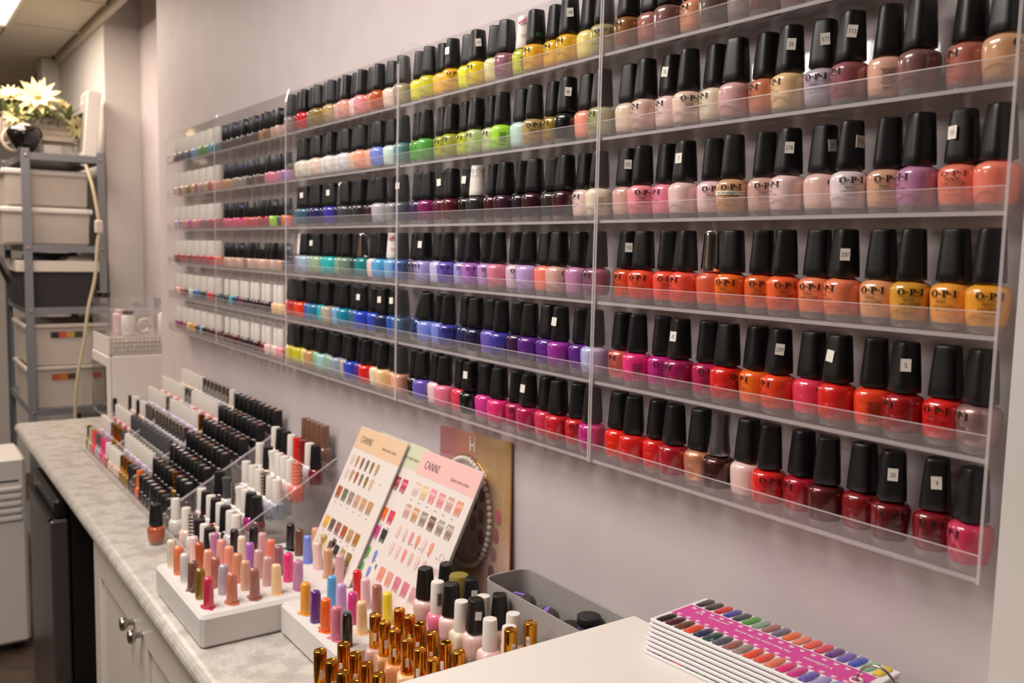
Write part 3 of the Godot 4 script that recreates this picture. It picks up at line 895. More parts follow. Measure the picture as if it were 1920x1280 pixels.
func racks() -> void:
	make_lettering()
	var rackname := ["first", "second", "third", "fourth", "fifth"]
	var shelfname := ["top", "second", "third", "fourth", "fifth", "bottom"]
	for k in 5:
		var x1: float = RACK_X[k]
		var x0: float = RACK_X[k + 1]
		var w := x1 - x0 - 0.0012
		var lab: String = ["clear acrylic six-shelf bottle rack touching the white corner wall", "clear acrylic bottle rack, second from the white corner wall", "clear acrylic bottle rack, third and middle of the five racks", "clear acrylic bottle rack holding dotted black caps, fourth from the white corner", "clear acrylic bottle rack full of white caps, by the recess"][k]
		var o := thing("wall_rack", lab, "bottle rack", Vector3(x0 + 0.0006, 1.29, 0.0), 0.0, "clear acrylic racks on the polish wall")
		part(o, "back_panel", span(Vector3(0.003, 0.0, 0.001), Vector3(w - 0.003, 0.640, 0.0035)), mats["acrylic"])
		for s in 2:
			var sx := 0.0015 if s == 0 else w - 0.0015
			# side panel with a sloping top, outline in (z, y)
			var poly := [Vector2(0.001, 0.0), Vector2(0.054, 0.0), Vector2(0.054, 0.600), Vector2(0.046, 0.628), Vector2(0.030, 0.640), Vector2(0.001, 0.640)]
			var st := start()
			add_prism(st, poly, 0.003, Transform3D(Basis(Vector3(0, 0, 1), Vector3(0, 1, 0), Vector3(-1, 0, 0)), Vector3(sx, 0, 0)))
			var sp := part(o, "side_panel", st.commit(), mats["acrylic"])
			part(sp, "polished_edge", span(Vector3(sx - 0.0014, 0.0, 0.0541), Vector3(sx + 0.0014, 0.600, 0.0548)), mats["acrylic_edge"])
		for r in 6:
			var y := (5 - r) * 0.105
			var sh := part(o, "shelf", span(Vector3(0.0032, y, 0.0036), Vector3(w - 0.0032, y + 0.0042, 0.0505)), mats["acrylic"])
			part(sh, "polished_edge", span(Vector3(0.0032, y + 0.0002, 0.0507), Vector3(w - 0.0032, y + 0.0040, 0.0513)), mats["acrylic_edge"])
			var lip := part(o, "front_lip", span(Vector3(0.0032, y, 0.0515), Vector3(w - 0.0032, y + 0.024, 0.0540)), mats["acrylic_lip"])
			part(lip, "polished_edge", span(Vector3(0.0032, y + 0.0241, 0.0516), Vector3(w - 0.0032, y + 0.0250, 0.0539)), mats["acrylic_edge"])
		for r in 6:
			var y0 := 1.29 + (5 - r) * 0.105 + 0.0045
			var items: PackedStringArray = RACK_ROWS[k][r].split(" ")
			for i in items.size():
				var e := items[i].split(":")
				var x := e[0].to_float() / 10000.0
				var z := 0.0268 + (0.0036 if i % 2 == 0 else -0.0036) * (1.0 if k < 3 else 0.5)
				var cap := e[2]
				var capword: String = {"b": "black", "k": "black", "w": "silver patterned", "p": "white printed", "u": "white", "w2": "white", "c": "chrome", "m": "grey metallic", "g": "green-lettered"}[cap]
				var label := "%s polish with %s cap, %s from white corner, %s shelf, %s rack" % [nice(e[1]), capword, ORD[i], shelfname[r], rackname[k]]
				var group := "bottles on the %s rack" % rackname[k]
				if cap == "k":
					gel_bottle(Vector3(x, y0, z), e[1], "k", label, group, "rack_gel_bottle", "front" if rng.randf() < 0.62 else "")
				elif cap == "w2":
					gel_bottle(Vector3(x, y0, z), e[1], "w", label, group, "rack_gel_bottle")
				else:
					lacquer_bottle(Vector3(x, y0, z), e[1], cap, e[3], label, group)


# ================================ stepped trays ================================================

const TRAY_X := [-1.385, -1.727, -2.070, -2.410, -2.750]
# bottles of the two far trays and the black one, back step first; one letter is one bottle, from the recess end
const TRAY_ROWS := [
	[],
	["kkkkkkkkk", "kkkkkkkkk", "kkkkkkkkk", "kkkkkkkkk", "kkkkkkkkk", "kkkkkgkkk", "okkkkkkkk"],
	["wsssssssw", "sswwwwwww", "wwwwwwwwg", "sssssssss", "ddddddddd", "wwwwwwwww", "wwwwgggkk"],
	["....wwwww", "..wwwwwww", "..wwwwwws", "kwwkwwsss", "wwwwwwddd", "wwwwsgggd", "gtopsspph"],
]

func step_y(k: int) -> float:
	return TOP + 0.008 + 0.031 * k


func step_z(k: int) -> float:
	return 0.285 - 0.043 * k


func tray_side() -> Array:
	# stepped side outline in (z, y) from the counter up
	return [Vector2(0.004, 0.0), Vector2(0.311, 0.0), Vector2(0.311, 0.042), Vector2(0.296, 0.058), Vector2(0.030, 0.216), Vector2(0.004, 0.216)]


func trays() -> void:
	var names := ["clear stepped tray of mixed tall bottles beside the foam block", "clear stepped tray packed with black caps", "clear stepped tray of silver and white caps", "clear stepped tray of white caps near the recess"]
	var short := ["mixed tray", "black tray", "silver tray", "far white tray"]
	for u in 4:
		var x1: float = TRAY_X[u]
		var x0: float = TRAY_X[u + 1]
		var w := x1 - x0 - 0.002
		var o := thing("stepped_tray", names[u], "display tray", Vector3(x0 + 0.001, TOP, 0.0), 0.0, "clear stepped trays on the counter")
		for s in 2:
			var sx := 0.0016 if s == 0 else w - 0.0016
			var st := start()
			add_prism(st, tray_side(), 0.0032, Transform3D(Basis(Vector3(0, 0, 1), Vector3(0, 1, 0), Vector3(-1, 0, 0)), Vector3(sx, 0, 0)))
			var sp := part(o, "side_panel", st.commit(), mats["acrylic"])
			var ed := start()
			add_box(ed, Vector3.ZERO, Vector3(0.003, 0.0022, 0.3094), 0.0, Transform3D(Basis(Vector3(1, 0, 0), atan2(0.158, 0.266)), Vector3(sx, 0.1382, 0.163)))
			part(sp, "polished_edge", ed.commit(), mats["acrylic_edge"])
		for k in 7:
			var y := step_y(k) - TOP
			var z := step_z(k)
			var sh := part(o, "step", span(Vector3(0.0034, y - 0.003, z - 0.021), Vector3(w - 0.0034, y - 0.0002, z + 0.0195)), mats["acrylic"])
			part(sh, "riser", span(Vector3(0.0034, y - 0.003, z + 0.0197), Vector3(w - 0.0034, y + 0.010, z + 0.0217)), mats["acrylic"])
			part(sh, "polished_edge", span(Vector3(0.0034, y + 0.0101, z + 0.0197), Vector3(w - 0.0034, y + 0.0110, z + 0.0217)), mats["acrylic_edge"])
		for k in 7:
			if u == 0:
				continue
			var rowtxt: String = TRAY_ROWS[u][6 - k]
			for i in 9:
				var ch := rowtxt[i]
				if ch == ".":
					continue
				var at := Vector3(x0 + 0.024 + i * (w - 0.046) / 8.0, step_y(k), step_z(k) - 0.001)
				var lab := ""
				var grp := "bottles in the %s" % short[u]
				var whereis := "%s from recess end, step %s of %s" % [ORD[i], ["one", "two", "three", "four", "five", "six", "seven"][k], short[u]]
				match ch:
					"w":
						gel_bottle(at, ["cream", "pale_pink", "lilac", "nude_pink", "rose_red", "white_grey"][(i * 3 + k * 5) % 6], "w", "small bottle with white cap, " + whereis, grp)
					"s":
						gel_bottle(at, "silver_grey", "s", "small bottle with chrome cap, " + whereis, grp)
					"d":
						gel_bottle(at, "smoky_grey", "d", "small bottle with charcoal grey cap, " + whereis, grp)
					"g":
						gel_bottle(at, "old_gold", "g", "small bottle with gold cap, " + whereis, grp)
					"k":
						var dots := ["nude_pink", "peach_tan", "lilac_white", "salmon", "taupe", "tan", "pale_mint", "dusty_pink", ""]
						gel_bottle(at, ["black", "dark_plum", "brown_black", "charcoal"][(i + k) % 4], "k", "black-capped gel bottle, " + whereis, grp, "black_gel_bottle", dots[(i * 5 + k * 7) % 9])
					"t":
						gel_bottle(at, "pale_aqua", "x", "pale aqua small bottle, " + whereis, grp)
					"o":
						gel_bottle(at, "orange", "x", "neon orange small bottle, " + whereis, grp)
					"p":
						gel_bottle(at, "hot_pink", "x", "hot pink small bottle, " + whereis, grp)
					"h":
						gel_bottle(at, "crimson", "w", "crimson small bottle with white cap, " + whereis, grp)
	# the tray of mixed tall bottles
	var mixed := TRAY_MIX.split(" ")
	var seen := {}
	for e in mixed:
		var f := e.split(":")
		var k := f[0].to_int()
		var at := Vector3(f[1].to_float() / 10000.0, step_y(k), step_z(k))
		seen[k] = seen.get(k, -1) + 1
		var whereis := "%s from recess end, step %s of mixed tray" % [ORD[seen[k]], ["one", "two", "three", "four", "five", "six", "seven"][k]]
		var grp := "tall bottles in the mixed tray"
		match f[2]:
			"K":
				tall_bottle(at, ["deep_red", "sheer_pink", "dark_brown", "magenta"][(k + seen[k]) % 4], "black_cap", "sq", "black-capped bottle, " + whereis, grp)
			"W":
				tall_bottle(at, ["off_white", "sheer_pink", "white_grey", "lilac_white"][(k + seen[k]) % 4], "white_cap", "rd", "white-capped tall bottle, " + whereis, grp)
			"F":
				tall_bottle(at, "off_white", "white_cap", "fl", "bottle with flared white cap, " + whereis, grp)
			"S":
				tall_bottle(at, "white_grey", "chrome_cap", "rb", "bottle with ribbed silver cap, " + whereis, grp)
			"G":
				tall_bottle(at, "white_grey", "dark_grey_cap", "fl", "bottle with flared dark grey cap, " + whereis, grp)
			"R":
				tall_bottle(at, "bright_red", "polish_bright_red", "rd", "bright red tube bottle, " + whereis, grp)
			"M":
				tall_bottle(at, "deep_red", "polish_deep_red", "rd", "deep red tube bottle, " + whereis, grp)
			"B":
				tall_bottle(at, "sky_grey", "white_cap", "rd", "pale blue bottle with white cap, " + whereis, grp, true)
			"O":
				tall_bottle(at, "coral", "polish_coral", "rb", "coral bottle with banded coral cap, " + whereis, grp)
	# back step of the mixed tray: tan caps and black caps with paper stickers
	for i in 5:
		var at := Vector3(-1.565 + i * 0.0265, step_y(6), step_z(6))
		tall_bottle(at, "mocha", "polish_mocha", "rd", "tan-capped bottle, %s of five on the back step of mixed tray" % ORD[i], "tall bottles in the mixed tray")
	# bottle standing on the bare counter in front of the trays
	lacquer_bottle(Vector3(-1.672, TOP, 0.335), "rust", "b", "-", "brown polish bottle with black cap alone on the bare counter", "")


const TALL := [[0.0, 0.0], [0.0142, 0.0], [0.0155, 0.0012], [0.0165, 0.022], [0.0160, 0.027], [0.0140, 0.0315], [0.0105, 0.034], [0.0, 0.034]]

func tall_bottle(at: Vector3, c: String, capmat: String, shape: String, label: String, group: String, lettered := false) -> Node3D:
	var o := thing("tall_bottle", label, "nail polish", at, face_eye(at) + rng.randf_range(-0.4, 0.4), group)
	part(o, "polish", lathe("tall_body", TALL, 22, 2.3), polish(c))
	if capmat.begins_with("polish_"):
		polish(capmat.substr(7))
	var m: Material = mats[capmat]
	match shape:
		"sq":
			part(o, "cap", lathe("tall_cap_sq", [[0, 0.0335], [0.0128, 0.0335], [0.0131, 0.035], [0.0106, 0.080], [0.0098, 0.0825], [0, 0.083]], 28, 3.2), m)
		"rd":
			part(o, "cap", lathe("tall_cap_rd", [[0, 0.0335], [0.0110, 0.0335], [0.0112, 0.035], [0.0102, 0.079], [0.0094, 0.0815], [0, 0.0825]], 22, 2.0), m)
		"fl":
			part(o, "cap", lathe("tall_cap_fl", [[0, 0.0335], [0.0104, 0.0335], [0.0100, 0.046], [0.0100, 0.062], [0.0118, 0.077], [0.0116, 0.080], [0, 0.0815]], 22, 2.0), m)
		"rb":
			var prof := [[0, 0.0335], [0.0104, 0.0335]]
			for i in 6:
				var y := 0.036 + i * 0.0075
				prof.append_array([[0.0104, y], [0.0097, y + 0.001], [0.0097, y + 0.002], [0.0104, y + 0.003]])
			prof.append_array([[0.0102, 0.0815], [0, 0.082]])
			part(o, "cap", lathe("tall_cap_rb", prof, 22, 2.0), m)
	if lettered:
		part(o, "lettering", print_front, mats["print_grey"], Vector3(0, -0.0035, 0), Vector3(0, face_eye(at) - o.rotation.y, 0))
	return o


# ================================ foam blocks ==================================================

func foam() -> void:
	var b1 := thing("foam_block", "long white foam block with six rows of skin-tone caps", "foam block", Vector3(-1.2225, TOP, 0.0), 0.0, "white foam blocks full of brush caps")
	part(b1, "block", span(Vector3(-0.152, 0.0, 0.012), Vector3(0.1455, 0.057, 0.408), 0.006), mats["foam"])
	var b2 := thing("foam_block", "white foam block with bright orange, purple and blue caps", "foam block", Vector3(-0.955, TOP, 0.0), 0.0, "white foam blocks full of brush caps")
	part(b2, "block", span(Vector3(-0.1195, 0.0, 0.012), Vector3(0.119, 0.057, 0.274), 0.006), mats["foam"])
	var list := FOAM_CAPS.split(" ")
	var places := {}
	var n := 0
	for e in list:
		var f := e.split(":")
		var x := f[0].to_float() / 10000.0
		var z := f[1].to_float() / 10000.0
		if f[3] == "2":
			x = minf(x, -0.852)
		var c := f[2]
		var blk := b1 if f[3] == "1" else b2
		var row := 1 + (int((0.40 - z) / 0.0395) if f[3] == "1" else int((0.272 - z) / 0.045))
		var rk := "%s%d" % [f[3], row]
		places[rk] = places.get(rk, -1) + 1
		var o := thing("brush_cap", "%s brush cap, %s in row %d of the %s foam block" % [nice(c), ORD[places[rk]], row, "long" if f[3] == "1" else "short"], "bottle cap", Vector3(x, TOP + 0.057, z), rng.randf_range(0, 1.5), "brush caps stuck in the foam blocks")
		var tilt := rng.randf_range(-0.03, 0.03)
		o.rotation.z = tilt
		var key := "brushcap"
		part(o, "cap", lathe(key, [[0, 0.0], [0.0088, 0.0], [0.0089, 0.002], [0.0083, 0.030], [0.0079, 0.047], [0.0072, 0.0505], [0.0055, 0.0525], [0.0, 0.0532]], 20, 2.6), polish(c))
		if c == "black":
			part(o, "tip", lathe("brushtip", [[0, 0.0], [0.0066, 0.0], [0.0062, 0.0016], [0, 0.002]], 16), mats["grey_metal_cap"], Vector3(0, 0.0526, 0))
		if n % 3 != 1:
			# dried polish round the foot of the cap: an irregular blot
			var st := start()
			var m := 12
			var pts := []
			for i in m:
				var r := 0.0105 + rng.randf() * 0.0075
				pts.append(Vector3(cos(TAU * i / m) * r * 1.15, 0.0005, sin(TAU * i / m) * r * 0.8))
			for i in m:
				tri3(st, Vector3(0, 0.0008, 0), pts[i], pts[(i + 1) % m])
			part(blk, "polish_blot", st.commit(), polish(c), Vector3(x, TOP + 0.057, z) - blk.position)
		n += 1


# ================================ gold caps, pink bottles, bin ==================================

func gold_bottle(at: Vector3, c: String, label: String, scale_y := 1.0) -> void:
	var o := thing("gold_capped_bottle", label, "nail polish", at, face_eye(at) + rng.randf_range(-0.5, 0.5), "gold-capped bottles on the counter")
	part(o, "polish", lathe("gold_body%s" % scale_y, [[0, 0.0], [0.0135, 0.0], [0.0148, 0.0015], [0.0150, 0.050 * scale_y], [0.0143, 0.055 * scale_y], [0.0115, 0.0585 * scale_y], [0.0, 0.0595 * scale_y]], 28, 6.0), polish(c))
	part(o, "cap", lathe("gold_cap%s" % scale_y, [[0, 0.059 * scale_y], [0.0088, 0.059 * scale_y], [0.0092, 0.060 * scale_y], [0.0090, 0.1070 * scale_y], [0.0084, 0.1092 * scale_y], [0.0078, 0.1096 * scale_y], [0.0074, 0.1086 * scale_y], [0.0, 0.1086 * scale_y]], 28, 2.0), mats["gold_cap"])
	var p := part(o, "number_sticker", box_mesh(Vector3(0.0052, 0.012, 0.0006)), mats["paper"], Vector3(0, 0.078 * scale_y, 0.0093))
	p.rotation.y = 0.0
	if scale_y < 1.0:
		part(p, "number", words("num", "30", 0.0040, false, false, 0.0045), mats["print_grey"], Vector3(0, 0, 0.0005), Vector3(0, 0, PI / 2.0))


func front_bottles() -> void:
	var tray := thing("flat_tray", "shallow clear tray under the gold-capped bottles", "display tray", Vector3(-0.735, TOP, 0.0))
	part(tray, "floor_sheet", span(Vector3(-0.098, 0.0, 0.164), Vector3(0.150, 0.0045, 0.362)), mats["acrylic"])
	part(tray, "side_panel", span(Vector3(-0.0996, 0.0, 0.164), Vector3(-0.0982, 0.020, 0.362)), mats["acrylic"])
	part(tray, "front_lip", span(Vector3(-0.098, 0.0, 0.3622), Vector3(0.150, 0.020, 0.3645)), mats["acrylic_lip"])
	var rows := [[-0.744, -0.706, -0.669, -0.634], [-0.747, -0.709, -0.673, -0.638], [-0.8135, -0.782, -0.750, -0.712, -0.675, -0.639], [-0.8135, -0.782, -0.750, -0.712, -0.675, -0.6385]]
	var zs := [0.3405, 0.304, 0.222, 0.181]
	var cols := ["pale_peach", "tan_nude", "nude_pink", "peach_beige", "dusty_pink", "mauve_nude", "tan", "apricot", "peach_cream", "rose_red"]
	for r in 4:
		for i in rows[r].size():
			var c: String = cols[(i + r * 3) % 10]
			if r == 2:
				c = ["mauve_nude", "tan", "apricot", "peach_cream", "rose_red", "rose_red"][i]
			gold_bottle(Vector3(rows[r][i], TOP + 0.0046, zs[r]), c, "gold-capped square bottle of %s polish, %s of row %s from counter edge" % [nice(c), ORD[i], ["one", "two", "three", "four"][r]])
	# clear riser with the pink bottles and the grey bin
	var riser := thing("display_riser", "clear acrylic riser under the pink bottles and grey bin", "riser", Vector3(-0.62, TOP, 0.0))
	part(riser, "top_sheet", span(Vector3(-0.214, 0.081, 0.004), Vector3(0.20, 0.0848, 0.1635)), mats["acrylic"])
	part(riser, "front_sheet", span(Vector3(-0.214, 0.0, 0.1605), Vector3(0.20, 0.0808, 0.1635)), mats["acrylic"])
	part(riser, "side_panel", span(Vector3(-0.214, 0.0, 0.004), Vector3(-0.211, 0.0808, 0.1603)), mats["acrylic"])
	part(riser, "side_panel", span(Vector3(0.197, 0.0, 0.004), Vector3(0.20, 0.0808, 0.1603)), mats["acrylic"])
	var yf := TOP + 0.085
	lacquer_bottle(Vector3(-0.803, yf, 0.142), "sheer_pink", "b", "-", "milky pink bottle with black cap at the foam end of riser", "pink bottles on the clear riser")
	lacquer_bottle(Vector3(-0.803, yf, 0.103), "nude_pink", "b", "-", "black-capped bottle behind the milky pink one at riser end", "pink bottles on the clear riser")
	lacquer_bottle(Vector3(-0.7245, yf, 0.142), "pale_pink", "b", "-", "pale pink bottle with plain black cap beside barcode cap", "pink bottles on the clear riser")
	lacquer_bottle(Vector3(-0.728, yf, 0.104), "nude_pink", "b", "-,s", "black-capped bottle with white sticker behind two pale bottles", "pink bottles on the clear riser")
	lacquer_bottle(Vector3(-0.656, yf, 0.143), "sheer_pink", "b", "-,s", "shimmer pink bottle, black cap with white sticker, on riser front", "pink bottles on the clear riser")
	lacquer_bottle(Vector3(-0.652, yf, 0.105), "mauve_nude", "b", "-", "mauve nude bottle with tall black cap next to grey bin", "pink bottles on the clear riser")
	tall_bottle(Vector3(-0.7635, yf, 0.143), "candy_pink", "white_cap", "rd", "candy pink bottle, white cap with a barcode", "pink bottles on the clear riser")
	var bar := get_child(get_child_count() - 1) as Node3D
	var bars := start()
	for i in 9:
		add_box(bars, Vector3(0, 0.048 + i * 0.0022, 0.0110), Vector3(0.0075, 0.0011 if i % 3 else 0.0006, 0.0006))
	part(bar, "barcode", bars.commit(), mats["print_black"])
	bar.rotation.y = face_eye(bar.position) + 0.3
	square_bottle(Vector3(-0.690, yf, 0.146), "cream", "cream square bottle with white cap on the riser front")
	square_bottle(Vector3(-0.615, yf, 0.146), "pale_pink", "pale pink square bottle with white cap on the riser front")
	square_bottle(Vector3(-0.690, yf, 0.108), "off_white", "off-white square bottle with white cap on the riser back row")
	square_bottle(Vector3(-0.6135, yf, 0.108), "peach_beige", "beige square bottle with white cap on the riser back row")
	square_bottle(Vector3(-0.580, yf, 0.138), "salmon_pink", "pink square bottle with white cap at the riser's open end")
	var od := thing("jar", "olive-gold wide capped jar behind the barcode bottle", "jar", Vector3(-0.7655, yf, 0.104))
	part(od, "jar_body", lathe("ojar", [[0, 0], [0.016, 0], [0.017, 0.002], [0.017, 0.034], [0.014, 0.037], [0, 0.037]], 24), polish("olive_gold"))
	part(od, "lid", lathe("ojarlid", [[0, 0.0365], [0.0148, 0.0365], [0.0152, 0.038], [0.0152, 0.082], [0.0140, 0.084], [0, 0.084]], 24), mat("olive_lid", Color("8f7f3a"), 0.45))
	gold_bottle(Vector3(-0.562, yf + 0.0002, 0.148), "peach_beige", "short gold-capped bottle at the open end of the riser", 0.745)
	gold_bottle(Vector3(-0.566, yf + 0.0002, 0.1125), "tan", "short gold-capped bottle against the grey bin", 0.745)
	# grey bin with jars
	var b := thing("grey_bin", "light grey plastic bin with rounded corners full of black jars", "bin", Vector3(-0.725, yf, 0.006))
	bin_shell(b, 0.31, 0.082, 0.090, 0.02, mats["grey_plastic"])
	var jb := yf + 0.003
	big_jar(Vector3(-0.6855, jb + 0.028, 0.047), "black domed jar with a purple label at the bin's foam end", 0.4)
	big_jar(Vector3(-0.628, jb + 0.026, 0.047), "black domed jar with a small purple label on stacked jars", -0.9)
	var spots := [[-0.580, 0.030], [-0.582, 0.066], [-0.544, 0.066], [-0.508, 0.068], [-0.505, 0.030], [-0.470, 0.050], [-0.703, 0.030], [-0.703, 0.066], [-0.667, 0.030], [-0.667, 0.066], [-0.631, 0.030], [-0.631, 0.066]]
	for i in spots.size():
		var h := 0.052 if i < 6 else 0.027
		small_jar(Vector3(spots[i][0], jb, spots[i][1]), h, "small jar with flat black lid, %s in the grey bin" % ORD[i])
	small_jar(Vector3(-0.543, jb, 0.029), 0.078, "taller jar of purple powder with black screw lid")


func bin_shell(b: Node3D, w: float, d: float, h: float, r: float, m: Material) -> void:
	# open box with rounded corners: outer and inner outline joined by a rim
	var st := start()
	var ring := func(inset: float) -> Array:
		var out := []
		for q in 4:
			var cx := w - r if q in [0, 3] else r
			var cz := d - r if q in [0, 1] else r
			for i in 7:
				var a := PI / 2.0 * q + PI / 2.0 * i / 6.0
				out.append(Vector2(cx + cos(a) * (r - inset), cz + sin(a) * (r - inset)))
		return out
	var o: Array = ring.call(0.0)
	var n: Array = ring.call(0.0022)
	var c := o.size()
	for i in c:
		var j := (i + 1) % c
		var v := func(p: Vector2, y: float) -> Vector3: return Vector3(p.x, y, p.y)
		quad(st, v.call(o[j], 0.0), v.call(o[j], h), v.call(o[i], h), v.call(o[i], 0.0))
		quad(st, v.call(n[i], 0.0025), v.call(n[i], h), v.call(n[j], h), v.call(n[j], 0.0025))
		quad(st, v.call(o[i], h), v.call(o[j], h), v.call(n[j], h), v.call(n[i], h))
		tri3(st, Vector3(w / 2, 0.0025, d / 2), v.call(n[j], 0.0025), v.call(n[i], 0.0025))
		tri3(st, Vector3(w / 2, 0.0, d / 2), v.call(o[i], 0.0), v.call(o[j], 0.0))
	part(b, "bin_shell", st.commit(), m)


func square_bottle(at: Vector3, c: String, label: String) -> void:
	var o := thing("square_bottle", label, "nail polish", at, face_eye(at) + 0.5, "pink bottles on the clear riser")
	part(o, "polish", lathe("sq_body", [[0, 0.0], [0.0145, 0.0], [0.0155, 0.0015], [0.0152, 0.026], [0.0142, 0.030], [0.0105, 0.033], [0.0, 0.034]], 28, 5.0), polish(c))
	part(o, "cap", lathe("sq_cap", [[0, 0.0335], [0.0105, 0.0335], [0.0107, 0.035], [0.0100, 0.074], [0.0094, 0.0765], [0, 0.077]], 24, 2.0), mats["white_cap"])


func big_jar(at: Vector3, label: String, turn: float) -> void:
	var o := thing("powder_jar", label, "jar", at, turn, "black jars in the grey bin")
	part(o, "jar_body", lathe("bigjar", [[0, 0.0], [0.020, 0.0], [0.0255, 0.006], [0.0275, 0.012], [0.0275, 0.016], [0, 0.016]], 32), mat("jar_black", Color("100f11"), 0.12, 0.0, 0.6))
	var lid := part(o, "lid", lathe("bigjarlid", [[0, 0.0162], [0.0270, 0.0162], [0.0278, 0.019], [0.0272, 0.025], [0.0240, 0.0310], [0.0180, 0.0338], [0.0, 0.0348]], 32), mats["jar_black"])
	part(lid, "lid_label", span(Vector3(-0.013, 0.0349, -0.010), Vector3(0.006, 0.0353, -0.003), 0.0), mat("label_purple", Color("8d6cc0"), 0.5))
	var lines := start()
	for i in 4:
		add_box(lines, Vector3(-0.002 + 0.001 * (i % 2), 0.0351, 0.001 + i * 0.003), Vector3(0.022 - 0.003 * i, 0.0003, 0.0008))
	part(lid, "lid_print", lines.commit(), mats["print_grey_light"])


func small_jar(at: Vector3, h: float, label: String) -> void:
	var o := thing("small_jar", label, "jar", at, 0.0, "black jars in the grey bin")
	part(o, "jar_body", lathe("sj%s" % h, [[0, 0.0], [0.0145, 0.0], [0.0155, 0.002], [0.0155, h - 0.014], [0.013, h - 0.0122], [0, h - 0.0122]], 24), mat("jar_purple", Color("5d4a72") if h > 0.07 else Color("2b2630"), 0.3, 0.0, 0.5) if h < 0.07 else mat("jar_lilac", Color("6a5688"), 0.3, 0.0, 0.5))
	part(o, "lid", lathe("sjl%s" % h, [[0, h - 0.012], [0.0165, h - 0.012], [0.0168, h - 0.011], [0.0168, h - 0.001], [0.0160, h], [0, h]], 28), mat("jar_lid", Color("19171a"), 0.45))


# ================================ colour charts =================================================

func nail_tip(key: String, w: float, h: float, tips: int) -> ArrayMesh:
	# a domed nail-shaped chip in x-y, rounded top, pointed ends below, standing off by its thickness
	if meshes.has(key):
		return meshes[key]
	var st := start()
	var each := w / tips
	for t in tips:
		var cx := -w / 2.0 + each * (t + 0.5)
		var outline := []
		for i in 9:
			var a := PI * i / 8.0
			outline.append(Vector2(cx + cos(a) * each * 0.5, h * 0.22 + sin(a) * h * 0.28))
		outline.append(Vector2(cx - each * 0.42, -h * 0.12))
		outline.append(Vector2(cx - each * 0.16, -h * 0.5))
		outline.append(Vector2(cx + each * 0.16, -h * 0.5))
		outline.append(Vector2(cx + each * 0.42, -h * 0.12))
		var mid := Vector3(cx, 0, 0.0014)
		var n := outline.size()
		for i in n:
			var a: Vector2 = outline[i]
			var b: Vector2 = outline[(i + 1) % n]
			tri3(st, mid, Vector3(b.x, b.y, 0.0004), Vector3(a.x, a.y, 0.0004))
			quad(st, Vector3(a.x, a.y, 0.0004), Vector3(b.x, b.y, 0.0004), Vector3(b.x, b.y, 0.0), Vector3(a.x, a.y, 0.0))
	meshes[key] = st.commit()
	return meshes[key]


func chart_row(b: Node3D, y: float, x0: float, dx: float, cols: String, triple: bool, size := 1.0) -> void:
	var list := cols.split(" ")
	for i in list.size():
		if list[i] == ".":
			continue
		var m := nail_tip("tip3" if triple else "tip1", 0.0195 if triple else 0.0100, 0.026 if triple else 0.024, 3 if triple else 1)
		part(b, "nail_swatch", m, polish(list[i]), Vector3(x0 + i * dx, y, 0.0014), Vector3.ZERO)


func chart(at: Vector3, lean: float, label: String, head: Color, key: String, spin := 0.0) -> Node3D:
	# origin: middle of the lower edge; the card leans back against the wall
	var b := thing("swatch_chart", label, "colour chart", at, 0.0, "printed colour charts leaning on the wall")
	b.rotation = Vector3(-lean, spin, 0)
	var w := 0.195
	var h := 0.277
	part(b, "card", span(Vector3(-w / 2, 0, -0.0012), Vector3(w / 2, h, 0.0010), 0.0004), mat("chart_card", Color("e2d8d2"), 0.5))
	part(b, "header_band", span(Vector3(-w / 2 + 0.0008, h - 0.045, 0.0010), Vector3(w / 2 - 0.0008, h - 0.0008, 0.0013)), mat("head_" + key, head, 0.5))
	part(b, "plastic_sleeve", span(Vector3(-w / 2 - 0.004, -0.0, -0.0019), Vector3(w / 2 + 0.004, h + 0.005, -0.0014)), mats["sleeve"])
	return b


